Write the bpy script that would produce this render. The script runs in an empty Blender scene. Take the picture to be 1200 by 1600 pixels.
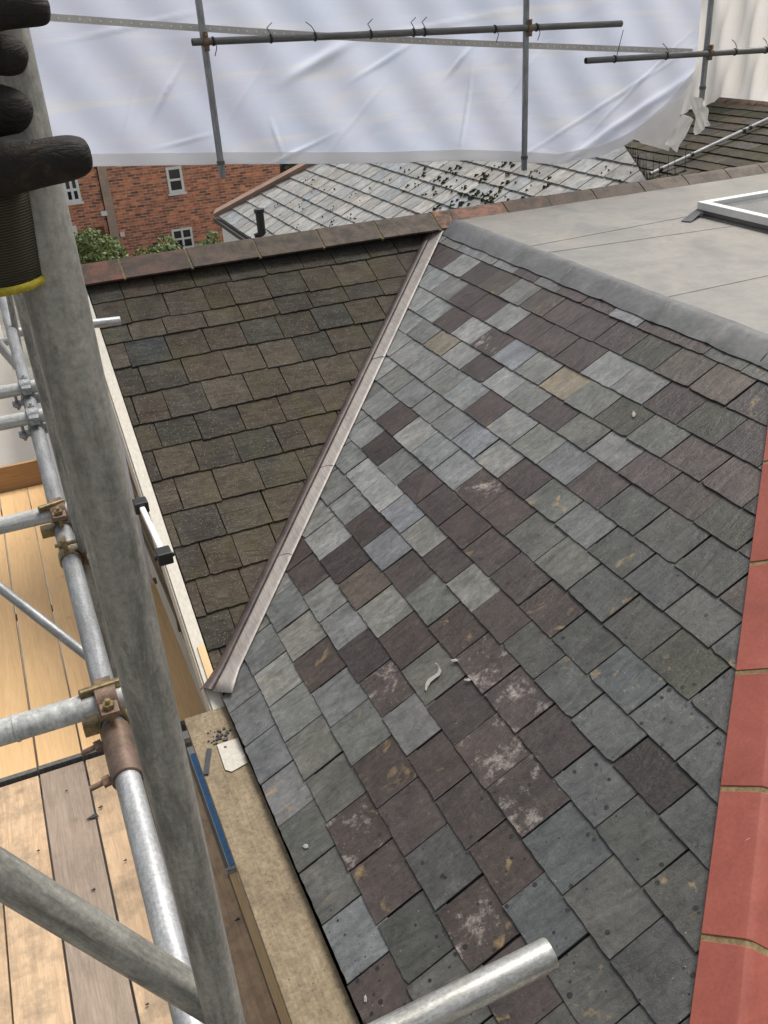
import bpy, bmesh, math, random
import numpy as np
from mathutils import Vector, Matrix, Quaternion
R_ = math.radians
random.seed(7)
# ------------------------------------------------------------------ camera, light, exposure
S = bpy.context.scene
COL = bpy.context.scene.collection
YAW, PITCH, ROLL, FPX = 0.374, 0.507, -0.068, 1455.0
CAM = Vector((-0.503, -3.615, 2.879))
fw = Vector((math.sin(YAW) * math.cos(PITCH), math.cos(YAW) * math.cos(PITCH), -math.sin(PITCH)))
rt = Vector((math.cos(YAW), -math.sin(YAW), 0)); up = rt.cross(fw)
r2 = math.cos(ROLL) * rt + math.sin(ROLL) * up
u2 = -math.sin(ROLL) * rt + math.cos(ROLL) * up
cd = bpy.data.cameras.new('camera'); cam = bpy.data.objects.new('camera', cd); COL.objects.link(cam)
m = Matrix((r2, u2, -fw)).transposed().to_4x4(); m.translation = CAM; cam.matrix_world = m
cd.sensor_fit = 'VERTICAL'; cd.sensor_height = 24; cd.lens = FPX / 1600 * 24
cd.clip_start = 0.05; cd.clip_end = 2000
S.camera = cam
W = bpy.data.worlds.new('World'); S.world = W; W.use_nodes = True
SUN_EL, SUN_AZ = R_(60), R_(62)
wn = W.node_tree.nodes; wl = W.node_tree.links
sky = wn.new('ShaderNodeTexSky'); sky.sky_type = 'NISHITA'; sky.sun_disc = False
sky.sun_elevation = SUN_EL; sky.sun_rotation = SUN_AZ; sky.air_density = 1.0; sky.dust_density = 4
hs = wn.new('ShaderNodeHueSaturation'); hs.inputs['Saturation'].default_value = 0.22
wl.new(sky.outputs[0], hs.inputs['Color']); wl.new(hs.outputs[0], wn['Background'].inputs['Color'])
wn['Background'].inputs['Strength'].default_value = 0.13
sd = bpy.data.lights.new('sun', 'SUN'); sd.energy = 2.6; sd.angle = R_(25); sd.color = (1, .94, .85)
sun = bpy.data.objects.new('sun', sd); COL.objects.link(sun)
sdir = Vector((math.sin(SUN_AZ) * math.cos(SUN_EL), math.cos(SUN_AZ) * math.cos(SUN_EL), math.sin(SUN_EL)))
sun.rotation_euler = (-sdir).to_track_quat('-Z', 'Y').to_euler()
S.view_settings.view_transform = 'Standard'; S.view_settings.look = 'None'
S.view_settings.exposure = 0.35; S.view_settings.gamma = 1
S.render.resolution_x = 768; S.render.resolution_y = 1024

# ------------------------------------------------------------------ survey helpers: a photo point meets a measured plane
def ray(x, y): return (r2 * ((x - 600) / FPX) - u2 * ((y - 800) / FPX) + fw)
def at(x, y, A, n):
    d = ray(x, y); A = Vector(A); n = Vector(n); return CAM + d * (n.dot(A - CAM) / n.dot(d))
def atd(x, y, d): return CAM + ray(x, y) * d
def atZ(x, y, z): return at(x, y, (0, 0, z), (0, 0, 1))
def atY(x, y, Y): return at(x, y, (0, Y, 0), (0, 1, 0))
TH = R_(28.43); CT, ST = math.cos(TH), math.sin(TH); TT = ST / CT     # main slope pitch
VT = 2.975                                                           # slope length up to the flat roof
XF, ZF = VT * CT, VT * ST
TO = R_(27.31); CO, SO = math.cos(TO), math.sin(TO)                   # old slope pitch
YR = ZF / math.tan(TO); LO = YR / CO
def mainP(u, v, h=0): return Vector((v * CT - h * ST, -u, v * ST + h * CT))
def oldP(x, w, h=0): return Vector((x, w * CO - h * SO, w * SO + h * CO))

# ------------------------------------------------------------------ materials
def mat(name): 
    M = bpy.data.materials.new(name); M.use_nodes = True
    return M, M.node_tree.nodes, M.node_tree.links, M.node_tree.nodes['Principled BSDF']
def lnk(l, a, b): l.new(a, b)
def noise(n, l, vec, scale, detail=4, rough=.6, dist=0):
    t = n.new('ShaderNodeTexNoise'); t.inputs['Scale'].default_value = scale; t.inputs['Detail'].default_value = detail
    t.inputs['Roughness'].default_value = rough; t.inputs['Distortion'].default_value = dist
    if vec is not None: l.new(vec, t.inputs['Vector'])
    return t.outputs[0]
def ramp(n, l, fac, pts):
    r = n.new('ShaderNodeValToRGB'); e = r.color_ramp.elements
    while len(e) < len(pts): e.new(.5)
    for i, (p, c) in enumerate(pts):
        e[i].position = p; e[i].color = (*(c if isinstance(c, tuple) else (c, c, c)), 1)
    l.new(fac, r.inputs[0]); return r.outputs[0]
def mix(n, l, fac, a, b, mode='MIX'):
    x = n.new('ShaderNodeMix'); x.data_type = 'RGBA'; x.blend_type = mode
    for s, v in ((x.inputs[0], fac), (x.inputs[6], a), (x.inputs[7], b)):
        if isinstance(v, (int, float)): s.default_value = v
        elif isinstance(v, tuple): s.default_value = (*v, 1)
        else: l.new(v, s)
    return x.outputs[2]
def math_(n, l, op, a, b=0):
    x = n.new('ShaderNodeMath'); x.operation = op
    for s, v in ((x.inputs[0], a), (x.inputs[1], b)):
        if isinstance(v, (int, float)): s.default_value = v
        else: l.new(v, s)
    return x.outputs[0]
def coords(n, l, which='Object', scale=(1, 1, 1), rot=(0, 0, 0), loc=(0, 0, 0)):
    tc = n.new('ShaderNodeTexCoord'); mp = n.new('ShaderNodeMapping')
    mp.inputs['Scale'].default_value = scale; mp.inputs['Rotation'].default_value = rot; mp.inputs['Location'].default_value = loc
    l.new(tc.outputs[which], mp.inputs['Vector']); return mp.outputs[0]
def bump(n, l, b, h, strength=.3, dist=.002):
    x = n.new('ShaderNodeBump'); x.inputs['Strength'].default_value = strength; x.inputs['Distance'].default_value = dist
    l.new(h, x.inputs['Height']); l.new(x.outputs[0], b.inputs['Normal'])
def attr(n, name, vec=False):
    a = n.new('ShaderNodeAttribute'); a.attribute_name = name; return a

def simple(name, col, rough=.6, metal=0, var=.15, scale=8, bmp=.15, spec=.5, stretch=(1, 1, 1), col2=None, bd=.002):
    M, n, l, b = mat(name); c = coords(n, l, scale=stretch)
    f = noise(n, l, c, scale, 6, .65); g = noise(n, l, c, scale * 7, 4, .6)
    lo = tuple(x * (1 - var * 1.6) for x in col) if col2 is None else col2; hi = tuple(min(1, x * (1 + var)) for x in col)
    cc = ramp(n, l, f, [(.3, lo), (.7, hi)])
    g2 = ramp(n, l, g, [(.3, 1 - var), (.7, 1.0)])
    l.new(mix(n, l, 1.0, cc, g2, 'MULTIPLY'), b.inputs['Base Color'])
    b.inputs['Roughness'].default_value = rough; b.inputs['Metallic'].default_value = metal
    b.inputs['Specular IOR Level'].default_value = spec
    if bmp: bump(n, l, b, g, bmp, bd)
    return M

def slate_mat(name, sc=1.0, rough=.42, gr=1.0, lichen=0.0, relief=.5, spec=.48):
    M, n, l, b = mat(name); c = coords(n, l)
    a = attr(n, 'col'); x = attr(n, 'aux'); sep = n.new('ShaderNodeSeparateColor'); l.new(x.outputs['Color'], sep.inputs[0])
    off = n.new('ShaderNodeVectorMath'); off.operation = 'ADD'; l.new(c, off.inputs[0])
    of = attr(n, 'off'); l.new(of.outputs['Vector'], off.inputs[1]); v = off.outputs[0]
    f1 = noise(n, l, v, 7 * sc, 5, .65, .6); f2 = noise(n, l, v, 38 * sc, 6, .7); f3 = noise(n, l, v, 160 * sc, 3, .6)
    base = mix(n, l, 1.0, a.outputs['Color'], ramp(n, l, f1, [(.3, .70), (.7, 1.25)]), 'MULTIPLY')
    base = mix(n, l, 1.0, base, ramp(n, l, f2, [(.3, .74), (.7, 1.18)]), 'MULTIPLY')
    fl_ = n.new('ShaderNodeVectorMath'); fl_.operation = 'MULTIPLY'; l.new(v, fl_.inputs[0]); fl_.inputs[1].default_value = (1.0, 4.0, 1.0); rv = noise(n, l, fl_.outputs[0], 5 * sc, 7, .62, 1.4)
    base = mix(n, l, 1.0, base, ramp(n, l, rv, [(.36, .80), (.5, 1.0), (.62, 1.16)]), 'MULTIPLY')
    # pale mineral bloom on some slates
    fb = noise(n, l, v, 10 * sc, 9, .78, .25)
    thr = math_(n, l, 'SUBTRACT', .80, math_(n, l, 'MULTIPLY', sep.outputs[0], .27))
    st = math_(n, l, 'MULTIPLY', math_(n, l, 'SUBTRACT', fb, thr), 7); st = n_clamp(n, l, st)
    base = mix(n, l, math_(n, l, 'MULTIPLY', st, .75), base, (.46, .41, .38))
    # scratches, little pale chips
    cs = coords(n, l, scale=(1, 5, 1), rot=(0, 0, .9)); fs = noise(n, l, cs, 26 * sc, 6, .8, 1.2)
    base = mix(n, l, math_(n, l, 'MULTIPLY', ramp(n, l, fs, [(.62, 0.0), (.72, 1.0)]), .38), base, (.36, .345, .31))
    vo = n.new('ShaderNodeTexVoronoi'); vo.inputs['Scale'].default_value = 42 * sc; l.new(v, vo.inputs['Vector'])
    chip = ramp(n, l, vo.outputs['Distance'], [(.05, 1.0), (.12, 0.0)])
    chip = math_(n, l, 'MULTIPLY', chip, ramp(n, l, f1, [(.52, 0.0), (.60, 1.0)]))
    base = mix(n, l, math_(n, l, 'MULTIPLY', chip, .5), base, (.5, .48, .43))
    # ochre patches
    fo = noise(n, l, v, 9 * sc, 5, .6, .8)
    th2 = math_(n, l, 'SUBTRACT', .81, math_(n, l, 'MULTIPLY', sep.outputs[2], .34))
    oc = n_clamp(n, l, math_(n, l, 'MULTIPLY', math_(n, l, 'SUBTRACT', fo, th2), 8))
    base = mix(n, l, math_(n, l, 'MULTIPLY', oc, .6), base, (.36, .25, .11))
    # black lichen dots
    vd = n.new('ShaderNodeTexVoronoi'); vd.inputs['Scale'].default_value = 30; l.new(v, vd.inputs['Vector'])
    sp = n.new('ShaderNodeSeparateColor'); l.new(vd.outputs['Color'], sp.inputs[0])
    rad = math_(n, l, 'MULTIPLY', math_(n, l, 'POWER', sp.outputs[0], 1.6), .31)
    dots = n_clamp(n, l, math_(n, l, 'MULTIPLY', math_(n, l, 'SUBTRACT', rad, vd.outputs['Distance']), 60))
    gate = ramp(n, l, math_(n, l, 'ADD', math_(n, l, 'MULTIPLY', sep.outputs[1], .30), noise(n, l, c, 5, 3)), [(.66, 0.0), (.74, 1.0)])
    base = mix(n, l, math_(n, l, 'MULTIPLY', dots, gate), base, (.012, .012, .012))
    if lichen:
        vl = n.new('ShaderNodeTexVoronoi'); vl.inputs['Scale'].default_value = 80; l.new(v, vl.inputs['Vector'])
        li = ramp(n, l, vl.outputs['Distance'], [(.12, 1.0), (.32, 0.0)])
        li = math_(n, l, 'MULTIPLY', li, ramp(n, l, noise(n, l, c, 16, 6, .75), [(.43, 0.0), (.53, 1.0)]))
        base = mix(n, l, math_(n, l, 'MULTIPLY', li, lichen), base, (.20, .185, .135))
        mo = ramp(n, l, noise(n, l, c, 3.2, 6, .7), [(.5, 0.0), (.62, 1.0)])
        base = mix(n, l, math_(n, l, 'MULTIPLY', math_(n, l, 'MULTIPLY', mo, f2), .7), base, (.075, .068, .03))
    l.new(base, b.inputs['Base Color']); b.inputs['Specular IOR Level'].default_value = spec
    l.new(ramp(n, l, f2, [(.3, rough - .08), (.7, rough + .14)]), b.inputs['Roughness'])
    h = math_(n, l, 'ADD', math_(n, l, 'MULTIPLY', rv, 3.0), math_(n, l, 'ADD', f2, math_(n, l, 'MULTIPLY', f3, .35)))
    bump(n, l, b, h, relief, .004)
    return M
def n_clamp(n, l, v):
    x = n.new('ShaderNodeClamp'); l.new(v, x.inputs[0]); return x.outputs[0]

def galv(name, base=(.40, .41, .42), metal=.75, rough=.38, dirt=.4, stain=(.09, .085, .075)):
    M, n, l, b = mat(name); c = coords(n, l, scale=(1, 1, .22)); c2 = coords(n, l)
    f = noise(n, l, c, 34, 10, .78, .3); g = noise(n, l, c2, 130, 6, .75)
    vo = n.new('ShaderNodeTexVoronoi'); vo.inputs['Scale'].default_value = 90; l.new(c2, vo.inputs['Vector'])
    vg = n.new('ShaderNodeSeparateColor'); l.new(vo.outputs['Color'], vg.inputs[0]); cc = mix(n, l, 1.0, base, ramp(n, l, vg.outputs[0], [(0.0, .95), (1.0, 1.04)]), 'MULTIPLY')
    cc = mix(n, l, 1.0, cc, ramp(n, l, g, [(.3, .62), (.7, 1.16)]), 'MULTIPLY')
    f5 = noise(n, l, coords(n, l, scale=(1, 1, .08)), 60, 4, .6); cc = mix(n, l, 1.0, cc, ramp(n, l, f5, [(.35, .72), (.65, 1.15)]), 'MULTIPLY')
    d = ramp(n, l, f, [(.47, 0.0), (.62, 1.0)])
    cc = mix(n, l, math_(n, l, 'MULTIPLY', d, dirt), cc, stain)
    l.new(cc, b.inputs['Base Color']); b.inputs['Metallic'].default_value = metal
    l.new(ramp(n, l, f, [(.3, rough - .05), (.7, rough + .25)]), b.inputs['Roughness'])
    sc_ = noise(n, l, coords(n, l, scale=(1, 1, 7), loc=(3, 1, 2)), 9, 5, .8, .3); gt = noise(n, l, c2, 5, 3)
    k_ = math_(n, l, 'MULTIPLY', ramp(n, l, sc_, [(.64, 0.0), (.70, 1.0)]), ramp(n, l, gt, [(.5, 0.0), (.6, .7)]))
    l.new(mix(n, l, k_, cc, tuple(x * .8 for x in stain)), b.inputs['Base Color'])
    bump(n, l, b, math_(n, l, 'SUBTRACT', g, math_(n, l, 'MULTIPLY', k_, .8)), .2, .0012); return M

def wood(name, col, dark, knots=.5, grain=1.0, rough=.7, axis='Y', dirt=0.0):
    M, n, l, b = mat(name)
    sc = {'Y': (9, .55, 9), 'X': (.55, 9, 9), 'Z': (9, 9, .55)}[axis]
    c = coords(n, l, scale=sc); c2 = coords(n, l)
    oi = n.new('ShaderNodeObjectInfo'); ad = n.new('ShaderNodeVectorMath'); ad.operation = 'ADD'; l.new(c, ad.inputs[0])
    mu = n.new('ShaderNodeMath'); mu.operation = 'MULTIPLY'; mu.inputs[1].default_value = 37; l.new(oi.outputs['Random'], mu.inputs[0])
    l.new(mu.outputs[0], ad.inputs[1]); v = ad.outputs[0]
    f = noise(n, l, v, 3, 6, .65, 1.6); g = noise(n, l, v, 16, 4, .6, .5)
    cc = ramp(n, l, f, [(.3, dark), (.62, col)])
    cc = mix(n, l, grain * .55, cc, ramp(n, l, g, [(.3, .66), (.6, 1.05)]), 'MULTIPLY')
    ad2 = n.new('ShaderNodeVectorMath'); ad2.operation = 'ADD'; l.new(c2, ad2.inputs[0]); l.new(mu.outputs[0], ad2.inputs[1])
    vo = n.new('ShaderNodeTexVoronoi'); vo.inputs['Scale'].default_value = 4.5; l.new(ad2.outputs[0], vo.inputs['Vector'])
    k = ramp(n, l, vo.outputs['Distance'], [(.03, 1.0), (.13, 0.0)])
    cc = mix(n, l, math_(n, l, 'MULTIPLY', k, knots), cc, tuple(x * .45 for x in dark))
    if dirt:
        d = ramp(n, l, noise(n, l, ad2.outputs[0], 6, 8, .75), [(.45, 0.0), (.7, 1.0)])
        cc = mix(n, l, math_(n, l, 'MULTIPLY', d, dirt), cc, (.17, .14, .10))
        vs = n.new('ShaderNodeTexVoronoi'); vs.inputs['Scale'].default_value = 55; l.new(ad2.outputs[0], vs.inputs['Vector'])
        s_ = math_(n, l, 'MULTIPLY', ramp(n, l, vs.outputs['Distance'], [(.10, 1.0), (.18, 0.0)]), d)
        cc = mix(n, l, math_(n, l, 'MULTIPLY', s_, .8), cc, (.06, .05, .04))
    val = n.new('ShaderNodeHueSaturation'); mr = n.new('ShaderNodeMapRange'); mr.inputs[3].default_value = .86; mr.inputs[4].default_value = 1.1
    l.new(oi.outputs['Random'], mr.inputs[0]); l.new(mr.outputs[0], val.inputs['Value']); l.new(cc, val.inputs['Color'])
    l.new(val.outputs[0], b.inputs['Base Color']); b.inputs['Roughness'].default_value = rough
    bump(n, l, b, g, .25, .0015); return M

M_SLATE = slate_mat('riven_slate', rough=.43, relief=.65)
M_OLD = slate_mat('weathered_slate', rough=.68, lichen=.8, relief=.9, spec=.1)
M_FAR = slate_mat('far_slate', rough=.45, relief=.2, spec=.2)
M_TUBE = galv('galvanised_tube_new', (.52, .53, .54), .6, .36, .35)
M_TUBEO = galv('galvanised_tube_old', (.31, .305, .275), .3, .40, .6, (.07, .066, .055))
M_TUBEM = galv('galvanised_tube_mid', (.33, .34, .35), .55, .42, .4)
M_TUBED = galv('galvanised_tube_dark', (.15, .15, .145), .3, .5, .5)
M_TUBEW = galv('painted_steel_pale', (.46, .47, .46), .1, .5, .2)
M_RUST = simple('rusty_steel', (.24, .15, .10), .6, .3, .4, 30, .3, col2=(.10, .07, .055))
M_BRASS = simple('passivated_zinc', (.34, .26, .13), .42, .7, .3, 40, .2, col2=(.10, .08, .045))
M_SLEEVE = simple('bronzed_steel_sleeve', (.22, .15, .11), .42, .55, .3, 25, .15, col2=(.12, .085, .07))
M_BLACK = simple('black_plastic', (.012, .012, .013), .45, 0, .1, 20, .05)
M_DARK = simple('dark_void', (.015, .013, .011), .9, 0, .2, 9, 0)
M_PLY = wood('fresh_scaffold_board', (.80, .53, .27), (.69, .44, .21), .35, .35)
M_BRD = wood('worn_scaffold_board', (.58, .41, .26), (.44, .30, .185), .6, .9, dirt=.75)
M_GREYB = wood('grey_scaffold_board', (.36, .28, .22), (.25, .19, .15), .5, 1.0, dirt=.5)
M_DIRTB, n, l, b = mat('dirty_scaffold_board'); c = coords(n, l); f = noise(n, l, c, 5, 9, .75, .4); g = noise(n, l, c, 60, 6, .75); gr_ = noise(n, l, coords(n, l, scale=(26, .8, 10)), 4, 5, .6, .8)
cc = ramp(n, l, f, [(.32, (.14, .108, .068)), (.5, (.22, .172, .108)), (.7, (.275, .222, .145))]); cc = mix(n, l, 1.0, cc, ramp(n, l, gr_, [(.35, .82), (.6, 1.05)]), 'MULTIPLY'); cc = mix(n, l, 1.0, cc, ramp(n, l, g, [(.32, .6), (.6, 1.1)]), 'MULTIPLY')
for sc_, th_, am_ in ((38, .16, .8), (95, .2, .6)):
    vo = n.new('ShaderNodeTexVoronoi'); vo.inputs['Scale'].default_value = sc_; l.new(c, vo.inputs['Vector'])
    k_ = math_(n, l, 'MULTIPLY', ramp(n, l, vo.outputs['Distance'], [(th_ * .6, am_), (th_, 0.0)]), ramp(n, l, noise(n, l, c, 11, 4), [(.48, 0.0), (.56, 1.0)])); cc = mix(n, l, k_, cc, (.055, .042, .03))
l.new(cc, b.inputs['Base Color']); b.inputs['Roughness'].default_value = .85; bump(n, l, b, g, .5, .002)
M_TOE = wood('toe_board_timber', (.40, .24, .11), (.30, .17, .08), .5, .7, axis='X')
M_BATTEN = wood('raw_batten_timber', (.70, .50, .27), (.60, .41, .21), .2, .5)
M_CLAD = wood('weathered_cladding', (.27, .22, .15), (.12, .10, .075), .1, 1.0)
M_UPVC = simple('ivory_painted_board', (.60, .56, .48), .6, 0, .10, 9, .08, stretch=(8, .5, 8))
M_WHITE = simple('white_paint', (.72, .72, .70), .45, 0, .06, 6, .03)
M_BLUE = simple('blue_paint', (.05, .22, .55), .5, 0, .35, 30, .2, col2=(.10, .22, .36))
M_LEAD = simple('lead_flashing', (.135, .137, .135), .42, 0, .3, 6, .5, col2=(.085, .086, .086))
M_LEADD = simple('dark_lead', (.055, .06, .068), .4, .25, .2, 9, .3)
M_RED, n, l, b = mat('terracotta_new'); c = coords(n, l); f = noise(n, l, c, 4, 7, .7, .5); g = noise(n, l, c, 90, 4); g2 = noise(n, l, c, 22, 6, .75, .6)
cc = ramp(n, l, f, [(.3, (.22, .052, .036)), (.55, (.285, .070, .048)), (.75, (.32, .095, .072))]); cc = mix(n, l, 1.0, cc, ramp(n, l, g, [(.3, .86), (.7, 1.06)]), 'MULTIPLY')
cc = mix(n, l, ramp(n, l, g2, [(.60, 0.0), (.72, .45)]), cc, (.22, .075, .05))
sc_ = noise(n, l, coords(n, l, scale=(1, 9, 1), rot=(0, 0, .8)), 6, 5, .8, 1); cc = mix(n, l, ramp(n, l, sc_, [(.70, 0.0), (.74, .6)]), cc, (.55, .40, .34))
vo = n.new('ShaderNodeTexVoronoi'); vo.inputs['Scale'].default_value = 60; l.new(c, vo.inputs['Vector']); dd_ = math_(n, l, 'MULTIPLY', ramp(n, l, vo.outputs['Distance'], [(.07, 1.0), (.13, 0.0)]), ramp(n, l, f, [(.5, 0.0), (.6, .8)]))
cc = mix(n, l, dd_, cc, (.10, .05, .035)); l.new(cc, b.inputs['Base Color']); b.inputs['Roughness'].default_value = .7; bump(n, l, b, g2, .25, .003)
M_MORTAR = simple('green_stained_mortar', (.25, .19, .09), .9, 0, .3, 60, .6)
M_MORTO = simple('old_mortar', (.20, .165, .09), .9, 0, .3, 60, .6)
M_FASC = simple('white_wall_paint', (.78, .77, .74), .7, 0, .05, 4, .1)
M_GLASS = simple('dark_glass', (.02, .022, .026), .08, 0, .1, 3, 0)
M_BROWNP = simple('brown_stained_timber', (.12, .05, .025), .5, 0, .2, 9, .1)
M_STONE = simple('pale_render_strip', (.42, .31, .24), .8, 0, .15, 3, .1)
M_GLOVE, n, l, b = mat('black_nitrile'); c = coords(n, l); f = noise(n, l, c, 34, 7, .7, .8); g = noise(n, l, c, 120, 5, .7); w_ = noise(n, l, coords(n, l, scale=(1, 1, 3)), 45, 4, .6, 2.5)
cc = ramp(n, l, f, [(.35, (.006, .006, .0055)), (.55, (.016, .012, .009)), (.72, (.055, .036, .024))]); cc = mix(n, l, 1.0, cc, ramp(n, l, g, [(.3, .6), (.7, 1.2)]), 'MULTIPLY'); l.new(cc, b.inputs['Base Color'])
b.inputs['Roughness'].default_value = .72; b.inputs['Specular IOR Level'].default_value = .3; bump(n, l, b, math_(n, l, 'ADD', w_, math_(n, l, 'MULTIPLY', g, .25)), .5, .004)
M_KNIT, n, l, b = mat('black_yellow_knit'); c = coords(n, l)
wv = n.new('ShaderNodeTexWave'); wv.inputs['Scale'].default_value = 160; wv.inputs['Distortion'].default_value = 1.5; wv.bands_direction = 'Z'; l.new(c, wv.inputs[0])
l.new(ramp(n, l, wv.outputs['Fac'], [(.5, (.010, .010, .008)), (1.0, (.055, .047, .012))]), b.inputs['Base Color'])
b.inputs['Roughness'].default_value = .9; bump(n, l, b, wv.outputs['Fac'], .6, .001)
M_HEM = simple('yellow_hem', (.42, .34, .03), .9, 0, .25, 120, .5)
M_SLEEVEC = simple('dark_jacket', (.03, .032, .04), .9, 0, .2, 40, .4)
M_SKIN = simple('skin', (.50, .30, .22), .5, 0, .1, 20, .1)
M_GROUND = simple('worn_yard_concrete', (.24, .23, .20), .9, 0, .25, 1.2, .3)
M_PAPER = simple('translucent_scrap', (.50, .47, .41), .4, 0, .12, 40, .1)
M_MOSS = simple('dark_moss', (.035, .045, .012), .95, 0, .4, 60, .8)
M_LEAF = simple('hedge_leaf', (.12, .16, .035), .6, 0, .5, 3, 0, col2=(.05, .085, .02))
M_LEAFD = simple('dark_leaf', (.025, .045, .018), .7, 0, .5, 2, 0)
M_BARK = simple('bark', (.10, .075, .05), .9, 0, .3, 10, .4)
M_SPLAT = simple('pale_mortar_splash', (.36, .35, .33), .8, 0, .15, 90, .5)

# ridge tiles: brown-black weathering over terracotta
M_RIDGE, n, l, b = mat('weathered_ridge_tile'); c = coords(n, l); a = attr(n, 'col')
f = noise(n, l, c, 9, 8, .72, .5); g = noise(n, l, c, 70, 4)
cc = mix(n, l, ramp(n, l, f, [(.42, 0.0), (.60, 1.0)]), a.outputs['Color'], (.045, .035, .026))
cc = mix(n, l, 1.0, cc, ramp(n, l, g, [(.3, .8), (.7, 1.1)]), 'MULTIPLY'); l.new(cc, b.inputs['Base Color'])
b.inputs['Roughness'].default_value = .72; bump(n, l, b, g, .5, .003)
# valley liner: brushed pale metal
M_VAL, n, l, b = mat('brushed_valley_lead'); c = coords(n, l, scale=(14, 1.2, 1.2), rot=(0, 0, -.78)); f = noise(n, l, c, 8, 7, .7)
c2 = coords(n, l); g = noise(n, l, c2, 5, 5, .7)
cc = ramp(n, l, f, [(.3, (.24, .215, .20)), (.7, (.42, .39, .36))]); cc = mix(n, l, ramp(n, l, g, [(.5, 0.0), (.7, .5)]), cc, (.16, .12, .12))
l.new(cc, b.inputs['Base Color']); b.inputs['Roughness'].default_value = .55; b.inputs['Metallic'].default_value = .15; bump(n, l, b, f, .2, .002)
# flat roof membrane
M_FLAT, n, l, b = mat('grey_roof_membrane'); c = coords(n, l); f = noise(n, l, c, 1.6, 7, .65, .8); g = noise(n, l, c, 14, 6, .7)
cc = ramp(n, l, f, [(.35, (.18, .176, .163)), (.65, (.245, .228, .20))]); cc = mix(n, l, 1.0, cc, ramp(n, l, g, [(.35, .88), (.6, 1.04)]), 'MULTIPLY')
st_ = noise(n, l, c, .9, 8, .72, 1.5); cc = mix(n, l, ramp(n, l, st_, [(.50, 0.0), (.535, .35), (.56, .12)]), cc, (.15, .145, .135))
l.new(cc, b.inputs['Base Color']); l.new(ramp(n, l, f, [(.35, .40), (.65, .66)]), b.inputs['Roughness']); bump(n, l, b, g, .15, .002)
# brick
M_BRICK, n, l, b = mat('red_brick'); tc = n.new('ShaderNodeTexCoord'); sp = n.new('ShaderNodeSeparateXYZ'); cb = n.new('ShaderNodeCombineXYZ')
l.new(tc.outputs['Object'], sp.inputs[0]); l.new(sp.outputs[0], cb.inputs[0]); l.new(sp.outputs[2], cb.inputs[1])
br = n.new('ShaderNodeTexBrick'); l.new(cb.outputs[0], br.inputs[0]); br.inputs['Scale'].default_value = 1
br.inputs['Brick Width'].default_value = .225; br.inputs['Row Height'].default_value = .075; br.inputs['Mortar Size'].default_value = .010
br.inputs['Color1'].default_value = (.66, .23, .12, 1); br.inputs['Color2'].default_value = (.13, .06, .05, 1); br.inputs['Mortar'].default_value = (.42, .33, .26, 1); br.inputs['Bias'].default_value = -.1
c = coords(n, l, scale=(1, 1, 2.2)); f = noise(n, l, c, 4.5, 6, .7); f0 = noise(n, l, c, .7, 5, .7)
cc = mix(n, l, .8, br.outputs[0], ramp(n, l, f, [(.3, (.45, .46, .48)), (.6, (1.3, 1.25, 1.15))]), 'MULTIPLY')
cc = mix(n, l, ramp(n, l, f0, [(.55, 0.0), (.72, .55)]), cc, (.09, .055, .045)); l.new(cc, b.inputs['Base Color']); b.inputs['Roughness'].default_value = .9
# sheeting: translucent reinforced film
def sheet_mat(name, tint, trans, clear):
    M, n, l, b = mat(name); n.remove(b); out = n['Material Output']
    c = coords(n, l); c2 = coords(n, l, scale=(1, 1, 1), rot=(0, .75, 0)); st = coords(n, l, scale=(.35, 1, 3.5), rot=(0, .85, 0))
    f = noise(n, l, c, 1.1, 6, .65, 1.0); s_ = noise(n, l, st, 2.4, 5, .6, .4)
    lines = n.new('ShaderNodeTexWave'); lines.bands_direction = 'Z'; lines.inputs['Scale'].default_value = 22; lines.inputs['Distortion'].default_value = 1.2; lines.inputs['Detail'].default_value = 3; l.new(c, lines.inputs[0])
    col = mix(n, l, ramp(n, l, s_, [(.52, 0.0), (.72, .8)]), tint, tuple(min(.9, t * 1.18 + .04) for t in tint))
    col = mix(n, l, ramp(n, l, f, [(.35, 0.0), (.7, .35)]), col, (.74, .70, .72))
    col = mix(n, l, .16, col, ramp(n, l, lines.outputs['Fac'], [(.3, .8), (.7, 1.0)]), 'MULTIPLY')
    d = n.new('ShaderNodeBsdfDiffuse'); t = n.new('ShaderNodeBsdfTranslucent'); g = n.new('ShaderNodeBsdfGlossy'); tr = n.new('ShaderNodeBsdfTransparent')
    g.inputs['Roughness'].default_value = .35
    l.new(col, d.inputs[0]); l.new(col, t.inputs[0])
    m1 = n.new('ShaderNodeMixShader'); m1.inputs[0].default_value = trans; l.new(d.outputs[0], m1.inputs[1]); l.new(t.outputs[0], m1.inputs[2])
    m2 = n.new('ShaderNodeMixShader'); m2.inputs[0].default_value = .06; l.new(m1.outputs[0], m2.inputs[1]); l.new(g.outputs[0], m2.inputs[2])
    m3 = n.new('ShaderNodeMixShader'); m3.inputs[0].default_value = clear; l.new(m2.outputs[0], m3.inputs[1]); l.new(tr.outputs[0], m3.inputs[2])
    l.new(m3.outputs[0], out.inputs[0]); return M
M_SHEET = sheet_mat('reinforced_sheeting', (.75, .82, 1.0), .76, .07)
M_SHEETW = sheet_mat('warm_white_sheeting', (.88, .85, .79), .55, .03)
M_BAND = simple('sheet_tape_band', (.58, .56, .53), .6, 0, .08, 6, .1)
M_EYE = simple('white_eyelet', (.85, .84, .80), .5, 0, .05, 6, 0)

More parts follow.
